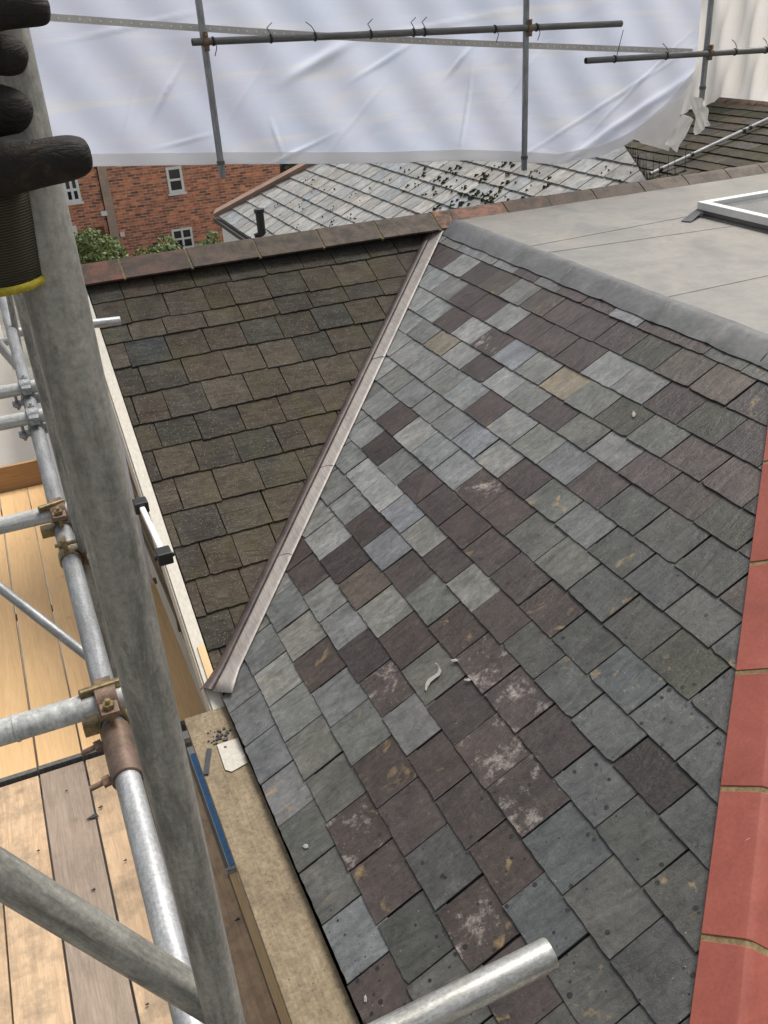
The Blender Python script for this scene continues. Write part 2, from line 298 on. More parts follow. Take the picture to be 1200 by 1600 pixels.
# ------------------------------------------------------------------ mesh helpers
class MB:
    def __init__(s): s.v = []; s.f = []; s.c = {}; s.attrs = []      # attrs per face: (col, aux, off)
    def add(s, vs, fs, at_=None):
        k = len(s.v); s.v += [Vector(p) for p in vs]; s.f += [tuple(i + k for i in f) for f in fs]
        s.attrs += [at_] * len(fs); return s
    def box(s, x0, x1, y0, y1, z0, z1, at_=None):
        vs = [(x, y, z) for x in (x0, x1) for y in (y0, y1) for z in (z0, z1)]
        return s.add(vs, [(0, 1, 3, 2), (4, 6, 7, 5), (0, 4, 5, 1), (2, 3, 7, 6), (0, 2, 6, 4), (1, 5, 7, 3)], at_)
    def beam(s, p, q, w, h, upv=(0, 0, 1)):
        p, q = Vector(p), Vector(q); d = (q - p).normalized(); x = d.cross(Vector(upv)).normalized() * w / 2; y = x.cross(d).normalized() * h / 2
        vs = [p - x - y, p + x - y, p + x + y, p - x + y, q - x - y, q + x - y, q + x + y, q - x + y]
        return s.add(vs, [(0, 1, 2, 3), (7, 6, 5, 4), (0, 4, 5, 1), (1, 5, 6, 2), (2, 6, 7, 3), (3, 7, 4, 0)])
    def prism(s, pts, ext, at_=None):
        n = len(pts); ext = Vector(ext); pts = [Vector(p) for p in pts]
        return s.add(pts + [p + ext for p in pts], [tuple(range(n))[::-1], tuple(range(n, 2 * n))] + [(i, (i + 1) % n, (i + 1) % n + n, i + n) for i in range(n)], at_)
    def cyl(s, p, q, r, seg=16, r2_=None, cap=True):
        p, q = Vector(p), Vector(q); d = (q - p).normalized(); a = d.orthogonal().normalized(); b_ = d.cross(a); r2_ = r if r2_ is None else r2_
        A = [p + (a * math.cos(t) + b_ * math.sin(t)) * r for t in [2 * math.pi * i / seg for i in range(seg)]]
        B = [q + (a * math.cos(t) + b_ * math.sin(t)) * r2_ for t in [2 * math.pi * i / seg for i in range(seg)]]
        fs = [(i, (i + 1) % seg, (i + 1) % seg + seg, i + seg) for i in range(seg)]
        if cap: fs += [tuple(range(seg))[::-1], tuple(range(seg, 2 * seg))]
        return s.add(A + B, fs)
    def sweep(s, rings, closed=True, caps=False):
        k = len(rings[0]); vs = [p for r in rings for p in r]; fs = []
        for j in range(len(rings) - 1):
            for i in range(k if closed else k - 1):
                fs.append((j * k + i, j * k + (i + 1) % k, (j + 1) * k + (i + 1) % k, (j + 1) * k + i))
        if caps: fs += [tuple(range(k))[::-1], tuple(range((len(rings) - 1) * k, len(rings) * k))]
        return s.add(vs, fs)

def build(name, mb, material, parent=None, smooth=False, origin=None, bevel=0, autos=None):
    """link mb as one object; the origin goes to `origin`, or to the parent's, or to the base of its own box"""
    me = bpy.data.meshes.new(name)
    if parent is not None: o0 = Vector(parent['_w'])
    elif origin is not None: o0 = Vector(origin)
    else:
        xs = [p.x for p in mb.v]; ys = [p.y for p in mb.v]; zs = [p.z for p in mb.v]
        o0 = Vector(((min(xs) + max(xs)) / 2, (min(ys) + max(ys)) / 2, min(zs)))
    me.from_pydata([tuple(p - o0) for p in mb.v], [], mb.f); me.validate(clean_customdata=False)
    if any(a is not None for a in mb.attrs):
        C1 = me.attributes.new('col', 'FLOAT_COLOR', 'FACE'); C2 = me.attributes.new('aux', 'FLOAT_COLOR', 'FACE'); C3 = me.attributes.new('off', 'FLOAT_VECTOR', 'FACE')
        for i, a in enumerate(mb.attrs):
            if a is None: continue
            C1.data[i].color = (*a[0], 1); C2.data[i].color = (*a[1], 1); C3.data[i].vector = a[2]
    me.materials.append(material)
    if smooth:
        for p in me.polygons: p.use_smooth = True
        if autos is not None: me.set_sharp_from_angle(angle=R_(autos))
    o = bpy.data.objects.new(name, me); COL.objects.link(o); o['_w'] = tuple(o0)
    if parent is not None: o.parent = parent
    else: o.location = o0
    if bevel:
        bv = o.modifiers.new('b', 'BEVEL'); bv.width = bevel; bv.segments = 2; bv.limit_method = 'ANGLE'
    return o
def empty(name, loc):
    o = bpy.data.objects.new(name, None); COL.objects.link(o); o.location = loc; o['_w'] = tuple(Vector(loc)); o.empty_display_size = .1; return o
def tag(o, label=None, cat=None, group=None, kind=None):
    if label: o['label'] = label
    if cat: o['category'] = cat
    if group: o['group'] = group
    if kind: o['kind'] = kind
    return o
def tube(name, p, q, label, m, r=.02415, cat='scaffold tube', group='scaffold tubes', extra=None, th=.004, cap=0):
    """hollow steel tube; its mesh runs along local Z so that streaks follow the tube"""
    p, q = Vector(p), Vector(q); L = (q - p).length; seg = 32; mb = MB(); rings = []
    N = 3
    for rr, z in ((r - th, .12), (r - th, .0015), (r - .0012, 0), (r, .0012)) : rings.append((rr, z))
    for k in range(1, N): rings.append((r, L * k / N))
    for rr, z in ((r, L - .0012), (r - .0012, L), (r - th, L - .0015), (r - th, L - .12)): rings.append((rr, z))
    pts = [[Vector((rr * math.cos(2 * math.pi * i / seg), rr * math.sin(2 * math.pi * i / seg), z)) for i in range(seg)] for rr, z in rings]
    mb.sweep(pts); mb.add(pts[0], [tuple(range(seg))]); mb.add(pts[-1], [tuple(range(seg))])
    o = build(name, mb, m, origin=(0, 0, 0), smooth=True, autos=40)
    o.location = p; o.rotation_mode = 'QUATERNION'; o.rotation_quaternion = (q - p).to_track_quat('Z', 'Y')
    return tag(o, label, cat, group)

# ------------------------------------------------------------------ ground and distant air
g_ = MB(); g_.add([(-300, -300, -3.3), (300, -300, -3.3), (300, 300, -3.3), (-300, 300, -3.3)], [(0, 1, 2, 3)])
tag(build('ground', g_, M_GROUND, origin=(0, 0, -3.3)), kind='structure')

# ------------------------------------------------------------------ the house being re-roofed
house = tag(empty('house', (1.5, 0, -3.3)), 'house with a patchwork slate slope, an old dark slate slope and a flat roof', 'house')
PAL = {'g': (.156, .158, .145), 'G': (.118, .119, .106), 'b': (.134, .136, .136), 'p': (.052, .040, .036), 'P': (.036, .028, .026), 'n': (.072, .058, .047), 't': (.165, .145, .108), 'm': (.06, .062, .045), 'd': (.066, .069, .070), 'k': (.040, .041, .031)}
def hcl(poly, a, bb, c):   # keep a*x+b*y>=c
    out = []
    for i in range(len(poly)):
        p, q = poly[i], poly[(i + 1) % len(poly)]; dp = a * p[0] + bb * p[1] - c; dq = a * q[0] + bb * q[1] - c
        if dp >= 0: out.append(p)
        if dp * dq < 0: t = dp / (dp - dq); out.append((p[0] + (q[0] - p[0]) * t, p[1] + (q[1] - p[1]) * t))
    return out
def slate(mb, P, x0, x1, y0, y1, clips, col, aux, h0=.0115, h1=.003, th=.006, jag=.0019, rot=.008, gap=.003, inv=False):
    """one slate in slope coordinates (x along the course, y up the slope), lower edge chipped"""
    cx = (x0 + x1) / 2; ra = random.uniform(-rot, rot); dh = random.uniform(-.0012, .0022); tw = random.uniform(-.006, .006)
    x0 += gap; x1 -= gap; N = 9; pts = []
    ch = random.random() < .18; cr = random.uniform(.004, .011); side = random.random() < .5
    for i in range(N + 1):
        t = i / N; yy = y0 + random.uniform(-jag, jag)
        if ch and ((i == 0 and side) or (i == N and not side)): yy += cr
        pts.append((x0 + (x1 - x0) * t, yy))
    pts += [(x1 + random.uniform(-jag, jag) * .6, y0 + (y1 - y0) * .33), (x1 + random.uniform(-jag, jag) * .5, y0 + (y1 - y0) * .66), (x1, y1), (x0, y1), (x0 + random.uniform(-jag, jag) * .5, y0 + (y1 - y0) * .66), (x0 + random.uniform(-jag, jag) * .6, y0 + (y1 - y0) * .33)]
    pts = [(cx + (x - cx) * math.cos(ra) - (y - y0) * math.sin(ra), y0 + (x - cx) * math.sin(ra) + (y - y0) * math.cos(ra)) for x, y in pts]
    for a_, b_, c_ in clips:
        pts = hcl(pts, a_, b_, c_)
        if len(pts) < 3: return
    A = sum(pts[i][0] * pts[(i + 1) % len(pts)][1] - pts[(i + 1) % len(pts)][0] * pts[i][1] for i in range(len(pts))) / 2
    if abs(A) < .0006: return
    H = lambda x, y: h0 + dh + (h1 - h0) * (y - y0) / (y1 - y0) + tw * (x - cx)
    n_ = len(pts); topv = [P(x, y, H(x, y)) for x, y in pts]
    inset = [P(x + (cx - x) * .012, y + ((y0 + y1) / 2 - y) * .012, H(x, y) + .0) for x, y in pts]
    topv2 = [P(x, y, H(x, y) - .0016) for x, y in pts]; bot = [P(x, y, H(x, y) - th) for x, y in pts]
    off = (random.uniform(-50, 50), random.uniform(-50, 50), random.uniform(-50, 50))
    vs = inset + topv2 + bot
    fs = [tuple(range(n_))]; 
    for i in range(n_):
        j = (i + 1) % n_; fs.append((i + n_, j + n_, j, i)); fs.append((i + 2 * n_, j + 2 * n_, j + n_, i + n_))
    if inv: fs = [f[::-1] for f in fs]
    k = random.uniform(.85, 1.15); t_ = random.uniform(-.03, .03) * col[1]
    c2 = (max(.01, col[0] * k + t_), col[1] * k, max(.01, col[2] * k - t_))
    mb.add(vs, fs, (c2, aux, off))
    if aux[0] > .3 and random.random() < .6:      # worn pale arris
        pe = tuple(c * .6 + .10 for c in c2)
        for q in range(len(mb.f) - 2 * n_, len(mb.f), 2): mb.attrs[q] = (pe, aux, off)

# which slates of the new slope are purple, brown, blue or ochre, from a survey of the roof (photo points -> slope coordinates)
LIST = {
 'p': [(753,440),(737,472),(767,483),(710,508),(747,580),(763,645),(617,663),(653,757),(687,785),(833,517),(870,537),(910,557),(937,513),(983,533),(863,647),(1093,710),(1150,740),(1013,733),(1073,763),(933,757),(823,753),(563,830),(727,830),(767,863),(783,820),(477,900),(467,863),(627,900),(693,883),(703,987),(770,960),(820,900),(867,953),(860,1153),(613,1217),(647,1280),(710,1220),(607,1373),(770,1317),(593,1550),(817,1350),(790,1567),(840,1567),(693,1167),(680,810),(730,1240)],
 'P': [(593,707),(533,883),(567,1023),(720,1110),(1163,680),(1183,627),(735,1270),(1183,700)],
 'S': [(603,1073),(753,1037),(800,1093),(833,1250),(750,1433),(770,540),(790,910),(757,775),(790,1180),(530,1290),(800,1160)],
 'n': [(600,590),(803,443),(860,478),(1093,577),(1150,603),(563,920),(757,770),(1150,923),(607,1185)],
 'k': [(1033,557),(977,647),(1100,653),(1150,783),(1120,823),(1073,1027)],
 't': [(687,543),(880,597)],
 'd': [(893,1327),(923,1237),(867,1433),(1000,1040),(1060,1117),(953,1133),(980,1060)],
 'b': [(380,1085),(420,1153),(530,973),(533,1430),(557,1483),(493,1085),(450,1200),(635,1120),(740,440),(700,470),(880,420),(640,620),(720,655),(960,690),(1030,610),(900,700)],
}
nmain = Vector((-ST, 0, CT)); SP = []
for k, ps in LIST.items():
    for q in ps:
        P_ = at(*q, (0, 0, 0), nmain); SP.append((k, -P_.y, P_.x / CT))
rowv = [.0, .178, .378, .58, .755, .965, 1.148, 1.31, 1.49, 1.68, 1.85, 2.04, 2.20, 2.38, 2.57, 2.755, 2.93]
HK, HU0, HV0 = .8705, 1.026, 2.512
hipu = lambda v: HU0 + (HV0 - v) * HK
valc = CT * (YR / XF)
clips_main = [(1, valc, .095), (-1, -HK, -(HU0 + HV0 * HK + .10)), (0, -1, -2.90)]
ms = MB()
for r in range(len(rowv) - 1):
    v0, v1 = rowv[r], rowv[r + 1]; ph = .217 if r % 2 == 0 else .11
    for k in range(-13, 15):
        u0 = ph + .25 * k + random.uniform(-.004, .004); u1 = ph + .25 * (k + 1); uc, vc = (u0 + u1) / 2, (v0 + v1) / 2
        if uc > hipu(vc) + .3 or uc < -valc * vc - .2: continue
        best = None
        for kk, su, sv in SP:
            if u0 <= su <= u1 and v0 <= sv <= v1: best = kk; break
        st = random.uniform(0, .25); och = random.uniform(0, .25) if random.random() < (.8 if uc < .8 else .55) else .6
        spk = max(0, min(1, (uc - .9) / 1.0)) * (1 if vc < 1.9 else .3)
        if best is None:
            col = PAL[random.choice('gggGGb')]
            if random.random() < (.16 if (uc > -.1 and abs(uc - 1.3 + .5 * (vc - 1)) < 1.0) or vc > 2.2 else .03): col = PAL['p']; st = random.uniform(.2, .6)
            dk = max(0, min(1, (uc + .2 + .25 * vc - .9) / .8)); sheen = 1 + .30 * max(0, min(1, (.35 - uc) / .8)); col = tuple((1 - .56 * dk) * sheen * c * q_ for c, q_ in zip(col, (1 - .02 * (sheen > 1.1), 1, 1 + .07 * (sheen > 1.1))))  # paler, cooler slates by the valley: sky sheen put into their colour
        elif best == 'S': col = PAL['p']; st = 1.0
        else:
            col = PAL[best]
            if best in 'pPn': st = random.uniform(.2, .62)
            if best == 't': och = .7
            if best == 'k': st = .4
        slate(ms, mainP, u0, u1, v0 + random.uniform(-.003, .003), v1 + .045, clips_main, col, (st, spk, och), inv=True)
slope = build('slate_slope', ms, M_SLATE, house); slope['label'] = 'slope of mixed grey, green and purple slates'
# old slope
os_ = MB(); roww = [.0, .20, .404, .619, .836, 1.063, 1.292, 1.511, 1.716, 1.951, 2.174, 2.387, 2.542, 2.766, 2.96, 3.05]
clips_old = [(1, 0, .004), (-1, CO * XF / YR, .04), (0, -1, -3.02)]
for r in range(len(roww) - 1):
    w0, w1 = roww[r], roww[r + 1]; x = -.25 + random.uniform(0, .1) + (.13 if r % 2 else 0)
    while x < 2.9:
        wd = random.choice([.215, .23, .24, .25, .26]) * (1 if random.random() < .93 else .7)
        c = random.choice([(.060, .050, .039), (.068, .058, .046), (.052, .045, .038), (.061, .051, .042), (.074, .062, .048), (.053, .050, .042)])
        if abs(x - .2) < .13 and r == 10: c = (.050, .053, .053)
        slate(os_, oldP, x, x + wd, w0 + random.uniform(-.006, .006), w1 + .05, clips_old, c, (random.uniform(0, .3), 0, random.uniform(0, .3)), h0=.0145, h1=.003, th=.009, jag=.003, rot=.014, gap=.0025)
        x += wd
build('old_slate_slope', os_, M_OLD, house)['label'] = 'older slope of dark brown weathered slates'
# boarding under the slates
ud = MB()
ud.add([mainP(-YR * VT * CT / XF, VT, -.004), mainP(0, .0, -.004), mainP(3.4, .0, -.004), mainP(.62 + 0, VT, -.004)], [(0, 1, 2, 3)])
ud.add([oldP(.0, 0, -.004), oldP(XF, LO, -.004), oldP(.0, LO, -.004)], [(0, 1, 2)])
ud.add([(0, YR, ZF - .004), (0, YR + 3.2, -.3), (8, YR + 3.2, -.3), (8, YR, ZF - .004)], [(0, 1, 2, 3)])
ud.add([mainP(.62, VT, -.004), mainP(3.4, 0, -.004), Vector((7, -3.4, -.2)), Vector((7, -.6, ZF - .03))], [(0, 1, 2, 3)])
build('roof_boarding', ud, M_DARK, house)
# walls
wl_ = MB(); wl_.box(.07, 7.6, -3.2, YR + 3.0, -3.3, -.12); build('wall', wl_, M_FASC, house)
ga = MB(); ga.prism([(.075, .1, -.119), (.075, YR + 2.9, -.119), (.075, YR, ZF - .06)], (.1, 0, 0)); build('gable', ga, M_FASC, house)
cl = MB()
for i in range(9):
    z1 = -.02 - i * .078; cl.box(.040 + (.012 if i % 2 else 0), .069, .02, YR + 2.0, z1 - .070, z1)
for yy in (.35, .8, 1.5): cl.box(.02, .045, yy, yy + .03, -.66, -.25)
build('cladding', cl, M_CLAD, house)['label'] = 'weathered brown timber strips below the verge'
# bargeboard and raw timber end along the verge
bb = MB(); d0 = oldP(0, 1, 0); nn = Vector((0, -SO, CO))
def barge(mb, w0, w1, x0, x1, h0, h1):
    a, b_ = oldP(0, w0, 0), oldP(0, w1, 0)
    vs = []
    for P_ in (a, b_):
        for x in (x0, x1):
            for h in (h0, h1): q = P_ + nn * h; vs.append((x, q.y, q.z))
    mb.add(vs, [(0, 1, 3, 2), (4, 6, 7, 5), (0, 4, 5, 1), (2, 3, 7, 6), (0, 2, 6, 4), (1, 5, 7, 3)])
barge(bb, -.12, LO + .02, -.062, -.003, -.16, .008)
barge(bb, -.12, LO + .02, -.072, -.0625, -.15, -.004)
build('bargeboard', bb, M_UPVC, house, bevel=.002)['label'] = 'cream painted bargeboard on the verge'
rb = MB(); barge(rb, .03, .24, -.040, -.004, .009, .016); build('raw_timber_end', rb, M_BATTEN, house)
# gutter: black trough below the eave, fascia behind
gu = MB(); prof = [(.03, -.05), (.03, -.12), (0, -.15), (-.05, -.15), (-.078, -.12), (-.08, -.07), (-.074, -.07), (-.072, -.118), (-.048, -.142), (0, -.142), (.022, -.118), (.022, -.05)]
gu.prism([(x, -3.3, z) for x, z in prof], (0, 3.2, 0)); build('gutter', gu, M_BLACK, house)
# valley: brushed liner, rolled beside the old slates
va = MB(); D = (Vector((XF, YR, ZF))).normalized(); em = mainP(1, 0) .normalized(); rings = []
side_m = (Vector((0, -1, 0)) - D * Vector((0, -1, 0)).dot(D)).normalized()    # towards the new slope, in its plane
side_o = (Vector((-1, 0, 0)) - D * Vector((-1, 0, 0)).dot(D)).normalized()
LV = Vector((XF, YR, ZF)).length
prof = []
for s_, h in ((.098, .018), (.075, .0195), (.05, .021), (.03, .024), (.012, .029), (-.004, .034)): prof.append(side_m * s_ + nmain * h)
NR = 60
for i in range(NR + 1):
    t = -.045 + (LV + .01) * i / NR; wob = .0012 * math.sin(i * 1.7) + random.uniform(-.0008, .0008)
    flare = max(0, 1 - (t + .045) / .12) * .35
    rings.append([D * t + p * (1 + wob * 8 + flare) + Vector((0, 0, wob)) for p in prof])
va.sweep(rings, closed=False); vl = build('valley_liner', va, M_VAL, house, smooth=True)
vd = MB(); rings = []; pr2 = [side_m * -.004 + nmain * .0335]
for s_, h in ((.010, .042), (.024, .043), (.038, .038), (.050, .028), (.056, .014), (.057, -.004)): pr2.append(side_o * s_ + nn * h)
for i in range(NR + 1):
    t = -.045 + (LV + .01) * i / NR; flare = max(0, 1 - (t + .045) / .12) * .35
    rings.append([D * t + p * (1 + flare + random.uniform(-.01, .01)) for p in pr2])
vd.sweep(rings, closed=False); build('rolled_edge', vd, simple('dark_lead_edge', (.085, .062, .055), .5, .1, .35, 7, .3, col2=(.035, .026, .024)), vl, smooth=True)  # mottled dark brown along the roll beside the old slates
so = vl.modifiers.new('s', 'SOLIDIFY'); so.thickness = .003; so.offset = -1
for t in (.80, 1.45, 2.40):
    vs_ = MB()
    for i in range(0, len(prof) - 1): vs_.cyl(D * (t + .01 * math.sin(i)) + prof[i] + nmain * .004, D * (t + .01 * math.sin(i + 1)) + prof[i + 1] + nmain * .004, .0014, 6)
    build('valley_joint', vs_, M_DARK, house)
# lead flashing dressed over the flat roof edge
le = MB(); rings = []; N = 150
for i in range(N + 1):
    u = -YR * 1.0 + .02 + (3.75) * i / N; w1 = .002 * math.sin(u * 9) + .003 * math.sin(u * 23 + 1)
    cre = sum(.011 * math.exp(-((u - c_) / .009) ** 2) for c_ in (-1.5, -.95, -.55, -.1, .12, .42, .66, .3))
    row = []
    for v, h in ((2.818, .0155), (2.84, .017), (2.90, .0175), (2.95, .0165), (2.972, .012)):
        row.append(mainP(u + (2.9 - v) * .22, v + w1 * (1 if v < 2.83 else 0), h + cre * (.3 + .7 * math.sin((v - 2.8) / .17 * 3.1)) + random.uniform(-.0007, .0007)))
    E0 = mainP(u, VT, 0)
    for dx, h in ((.006, .010), (.02, .0085), (.035 + w1, .0065), (.0355 + w1, .003)): row.append(Vector((E0.x + dx, E0.y, ZF + h)))
    rings.append(row)
le.sweep(rings, closed=False); build('lead_flashing', le, M_LEAD, house, smooth=True)
for u in (-.98, -.12, .62):
    lj = MB(); lj.beam(mainP(u + .03, 2.84, .0195), mainP(u, 2.96, .0205), .006, .004, nmain); build('flashing_welt', lj, M_LEAD, house, smooth=True)
# flat roof
fl = MB(); fl.add([(XF - .01, YR + .05, ZF + .002), (XF - .01, -.62, ZF + .002), (7.4, -.62, ZF + .002), (7.4, YR + .05, ZF + .002)], [(3, 2, 1, 0)][::-1])
fl.f = [(0, 1, 2, 3)]; build('flat_roof_membrane', fl, M_FLAT, house)
fs_ = MB()
for q in ((815, 387, 1010, 350), (1035, 465, 1200, 430), (850, 395, 1200, 345)):
    a, b_ = atZ(q[0], q[1], ZF + .004), atZ(q[2], q[3], ZF + .004); b_ = a + (b_ - a) * 1.6
    fs_.beam(a, b_, .010, .0008)
build('membrane_seam', fs_, M_FLAT, house)
# ridge tiles
jx = [-.20, .245, .683, 1.144, 1.598, 2.03, 2.475, 2.61, 3.054, 3.42, 3.82, 4.255, 4.672, 5.078, 5.42, 5.80]
cols = [(.15, .06, .038), (.11, .06, .042), (.11, .075, .052), (.10, .072, .05), (.12, .085, .06), (.13, .095, .07), (.40, .18, .10), (.26, .12, .075), (.13, .072, .05), (.10, .066, .048), (.095, .068, .05), (.12, .085, .062), (.11, .076, .056), (.11, .082, .06), (.12, .084, .06), (.11, .078, .056)]
def ridge_prof(r=.055, wing=.19, ang=R_(27), th=.014):
    out = []
    for s_ in (-1, 1):
        pass
    pts = []
    for t in (1.0, .62): pts.append((-wing * t * math.cos(ang) - .0, -wing * t * math.sin(ang)))
    pts += [(-.045, -.016), (-.024, -.004), (0, .002), (.024, -.004), (.045, -.016)]
    for t in (.62, 1.0): pts.append((wing * t * math.cos(ang), -wing * t * math.sin(ang)))
    low = [(x * .93, y - th) for x, y in pts][::-1]
    return pts + low
RP = ridge_prof(); YL = lambda x: YR - .03 - .020 * max(0, x)
for i in range(len(jx) - 1):
    mb = MB(); x0, x1 = jx[i] + .008, jx[i + 1] - .008; zz = ZF + .058 + random.uniform(-.004, .004); tl = random.uniform(-.004, .004); rings = []
    for k, x in enumerate([x0, x0 + .004, (x0 + x1) / 2, x1 - .004, x1]):
        e = .97 if k in (0, 4) else 1
        rings.append([Vector((x, YL(x) + a * e + tl * (k - 2), zz + b_ * e + tl * (k - 2) * .4)) for a, b_ in RP])
    mb.sweep(rings, caps=True); mb.attrs = [(cols[i], (0, 0, 0), (0, 0, 0))] * len(mb.f)
    o = build('ridge_tile', mb, M_RIDGE, house, smooth=True, autos=35); o['group'] = 'ridge tiles on the roof'
    if i in (6, 7): o['label'] = 'orange ridge tile at the roof corner'
mo = MB()
for i in range(1, len(jx) - 1):
    rings = [[Vector((x, YL(x) + a * 1.01, ZF + .0545 + b_ * 1.01)) for a, b_ in RP] for x in (jx[i] - .009, jx[i] + .009)]
    mo.sweep(rings, caps=True)
mo.box(-.1, 5.78, YR - .12, YR + .11, ZF - .03, ZF + .008)
build('ridge_mortar', mo, M_MORTO, house)
# red hip tiles with mortar joints
DH = (mainP(hipu(2.6), 2.6) - mainP(hipu(1.0), 1.0)).normalized(); sideh = nmain.cross(DH).normalized()
if sideh.y > 0: sideh = -sideh
upd = Vector((0, 0, 1)) - DH * DH.z; upd.normalize()
oth = (sideh - nmain * 2 * 0).normalized()
far_side = (-nmain * .78 + sideh * .63).normalized()
hipv = [.28, .65, 1.003, 1.346, 1.664, 2.015, 2.40, 2.78]
def hring(P_, e=1.0, dh=0):
    pts = []
    for s_, h in ((0, .030), (.05, .036), (.105, .044), (.128, .046)): pts.append(sideh * s_ * e + nmain * (h + dh))
    c_ = sideh * .128 + nmain * .046
    for t in (.018, .04, .09, .15): 
        k = min(1, t / .05); pts.append(c_ + sideh * (t * (.95 - .35 * k)) * e + nmain * (dh - t * (.25 + .45 * k)))
    low = [p - nmain * .016 for p in pts[::-1]]
    return [P_ + p for p in pts + low]
for i in range(len(hipv) - 1):
    mb = MB(); a, b_ = mainP(hipu(hipv[i]), hipv[i]), mainP(hipu(hipv[i + 1]), hipv[i + 1]); d = (b_ - a).normalized(); L = (b_ - a).length
    rings = [hring(a + d * t, .99 if t in (.009, L - .009) else 1, random.uniform(-.0008, .0008)) for t in (.009, .014, L * .33, L * .66, L - .014, L - .009)]
    mb.sweep(rings, caps=True); o = build('hip_tile', mb, M_RED, house, smooth=True, autos=35, bevel=.002); o['group'] = 'red hip tiles'
mb = MB()
for i in range(1, len(hipv) - 1):
    a = mainP(hipu(hipv[i]), hipv[i])
    mb.sweep([[p - nmain * .0035 for p in hring(a + DH * t, .985)] for t in (-.011, -.004, .004, .011)], caps=True)
mb.sweep([[P_ for P_ in (a + sideh * .012 + nmain * .0, a + sideh * .012 + nmain * .028, a + sideh * .1 + nmain * .028, a + sideh * .1)] for a in (mainP(hipu(.2), .2), mainP(hipu(2.78), 2.78))], caps=True)
build('hip_mortar', mb, M_MORTAR, house)
# splashes, chips and a thick slate edge
sp_ = MB()
for (x, y, sx, sy) in ((710, 1032, 7, 2.5), (731, 1062, 6, 2.5), (478, 1322, 5, 4), (990, 647, 3, 6), (571, 1560, 3, 7)):
    c_ = at(x, y, mainP(0, 0, .016), nmain); k = 12; ring = []
    for i in range(k):
        t = 2 * math.pi * i / k; rr = random.uniform(.6, 1.1); q = at(x + math.cos(t) * sx * rr, y + math.sin(t) * sy * rr, mainP(0, 0, .016), nmain); ring.append(q)
    sp_ = MB(); sp_.add([c_ + nmain * .0012] + ring, [(0, i + 1, (i + 1) % k + 1) for i in range(k)]); build('mortar_splash', sp_, M_SPLAT, slope)
sm = MB(); L_ = []; R2 = []
for x, y, w in ((665, 1078, 3), (667, 1070, 5), (671, 1063, 5), (678, 1058, 4), (685, 1053, 4), (688, 1046, 5), (684, 1038, 4), (680, 1036, 2)):
    p = at(x, y, mainP(0, 0, .0175), nmain); L_.append(p + Vector((0, .004 * w * .6, 0))); R2.append(p - Vector((0, .004 * w * .6, 0)))
sm.sweep([[a, b_] for a, b_ in zip(L_, R2)], closed=False); build('chalky_smear', sm, M_SPLAT, slope)
# rooflight
rl = tag(empty('rooflight', atZ(1150, 320, ZF)), None); rl.parent = house; rl.location = Vector(rl['_w']) - Vector(house['_w'])
zr = ZF + .09
A = atZ(1090, 315, zr); B = atZ(1170, 301, zr); Cc = atZ(1200, 343, zr)
dx = (B - A).normalized(); dx = Vector((1, dx.y * .2, 0)).normalized(); dy = Vector((dx.y, -dx.x, 0))
Wd, Ln = 1.0, 1.1
def rect(a, b_, c_, d_): return [A + dx * a + dy * b_, A + dx * c_ + dy * b_, A + dx * c_ + dy * d_, A + dx * a + dy * d_]
fr = MB()
for q in ((0, 0, Wd, .06), (0, Ln - .06, Wd, Ln), (0, .0605, .06, Ln - .0605), (Wd - .06, .0605, Wd, Ln - .0605)): fr.prism([p - Vector((0, 0, .05)) for p in rect(*q)], (0, 0, .05))
build('frame', fr, M_WHITE, rl, bevel=.003)
gl = MB(); gl.prism([p - Vector((0, 0, .035)) for p in rect(.061, .061, Wd - .061, Ln - .061)], (0, 0, .006)); build('glass', gl, simple('pale_reflecting_glass', (.17, .175, .17), .15, 0, .1, 2, 0), rl)
kb = MB(); kb.prism([p - Vector((0, 0, .089)) for p in rect(.03, .03, Wd - .03, Ln - .03)], (0, 0, .038)); build('kerb', kb, M_FLAT, rl)
ap = MB(); ap.prism([p - Vector((0, 0, .087)) for p in rect(-.03, -.03, Wd + .03, Ln + .03)], (0, 0, .006)); build('apron', ap, M_LEAD, rl)
pf = MB(); pp = [atZ(1064, 346, ZF + .006), atZ(1098, 320, ZF + .05), atZ(1108, 322, ZF + .05), atZ(1080, 347, ZF + .006)]
pf.prism(pp, (0, 0, .004)); build('corner_patch', pf, M_LEADD, house)

# ------------------------------------------------------------------ scaffold decks
def board(name, x0, x1, y0, y1, z, m, label, group, th=.038, dz=0, ry=0):
    mb = MB(); mb.box(x0, x1, y0, y1, z - th, z); o = build(name, mb, m, bevel=.003)
    o.rotation_euler = (dz, ry, random.uniform(-.0012, .0012)); return tag(o, label, 'scaffold board', group)
ZD = -.65
xe = [-1.86, -1.63, -1.40, -1.17, -.94, -.708, -.478, -.25, -.0]
ord_ = ['eighth', 'seventh', 'sixth', 'fifth', 'fourth', 'third', 'second', 'first']
for i in range(8):
    vis = i >= 3
    board('scaffold_board', xe[i] + .004, xe[i + 1] - .004 - (.004 if i != 4 else .0), .60, 4.22, ZD + random.uniform(-.002, .002), M_PLY,
          'fresh orange deck board of the far bay, %s out from the house wall' % ord_[i], 'deck boards of the far bay')
for o in [o for o in bpy.data.objects if o.name.startswith('scaffold_board')]:
    xs = [v.co.x for v in o.data.vertices]; ys = [v.co.y for v in o.data.vertices]; mb = MB(); mb.box(min(xs) - .0015, max(xs) + .0015, min(ys) - .0015, min(ys) + .028, -.002, .0395)
    e_ = build('end_band', mb, M_TUBED, origin=(0, 0, 0)); e_.location = (0, 0, 0); e_.parent = o
xn = [(-1.86, -1.635), (-1.63, -1.405), (-1.40, -1.175), (-1.168, -.948), (-.936, -.708), (-.698, -.455), (-.448, -.19), (-.128, .03)]
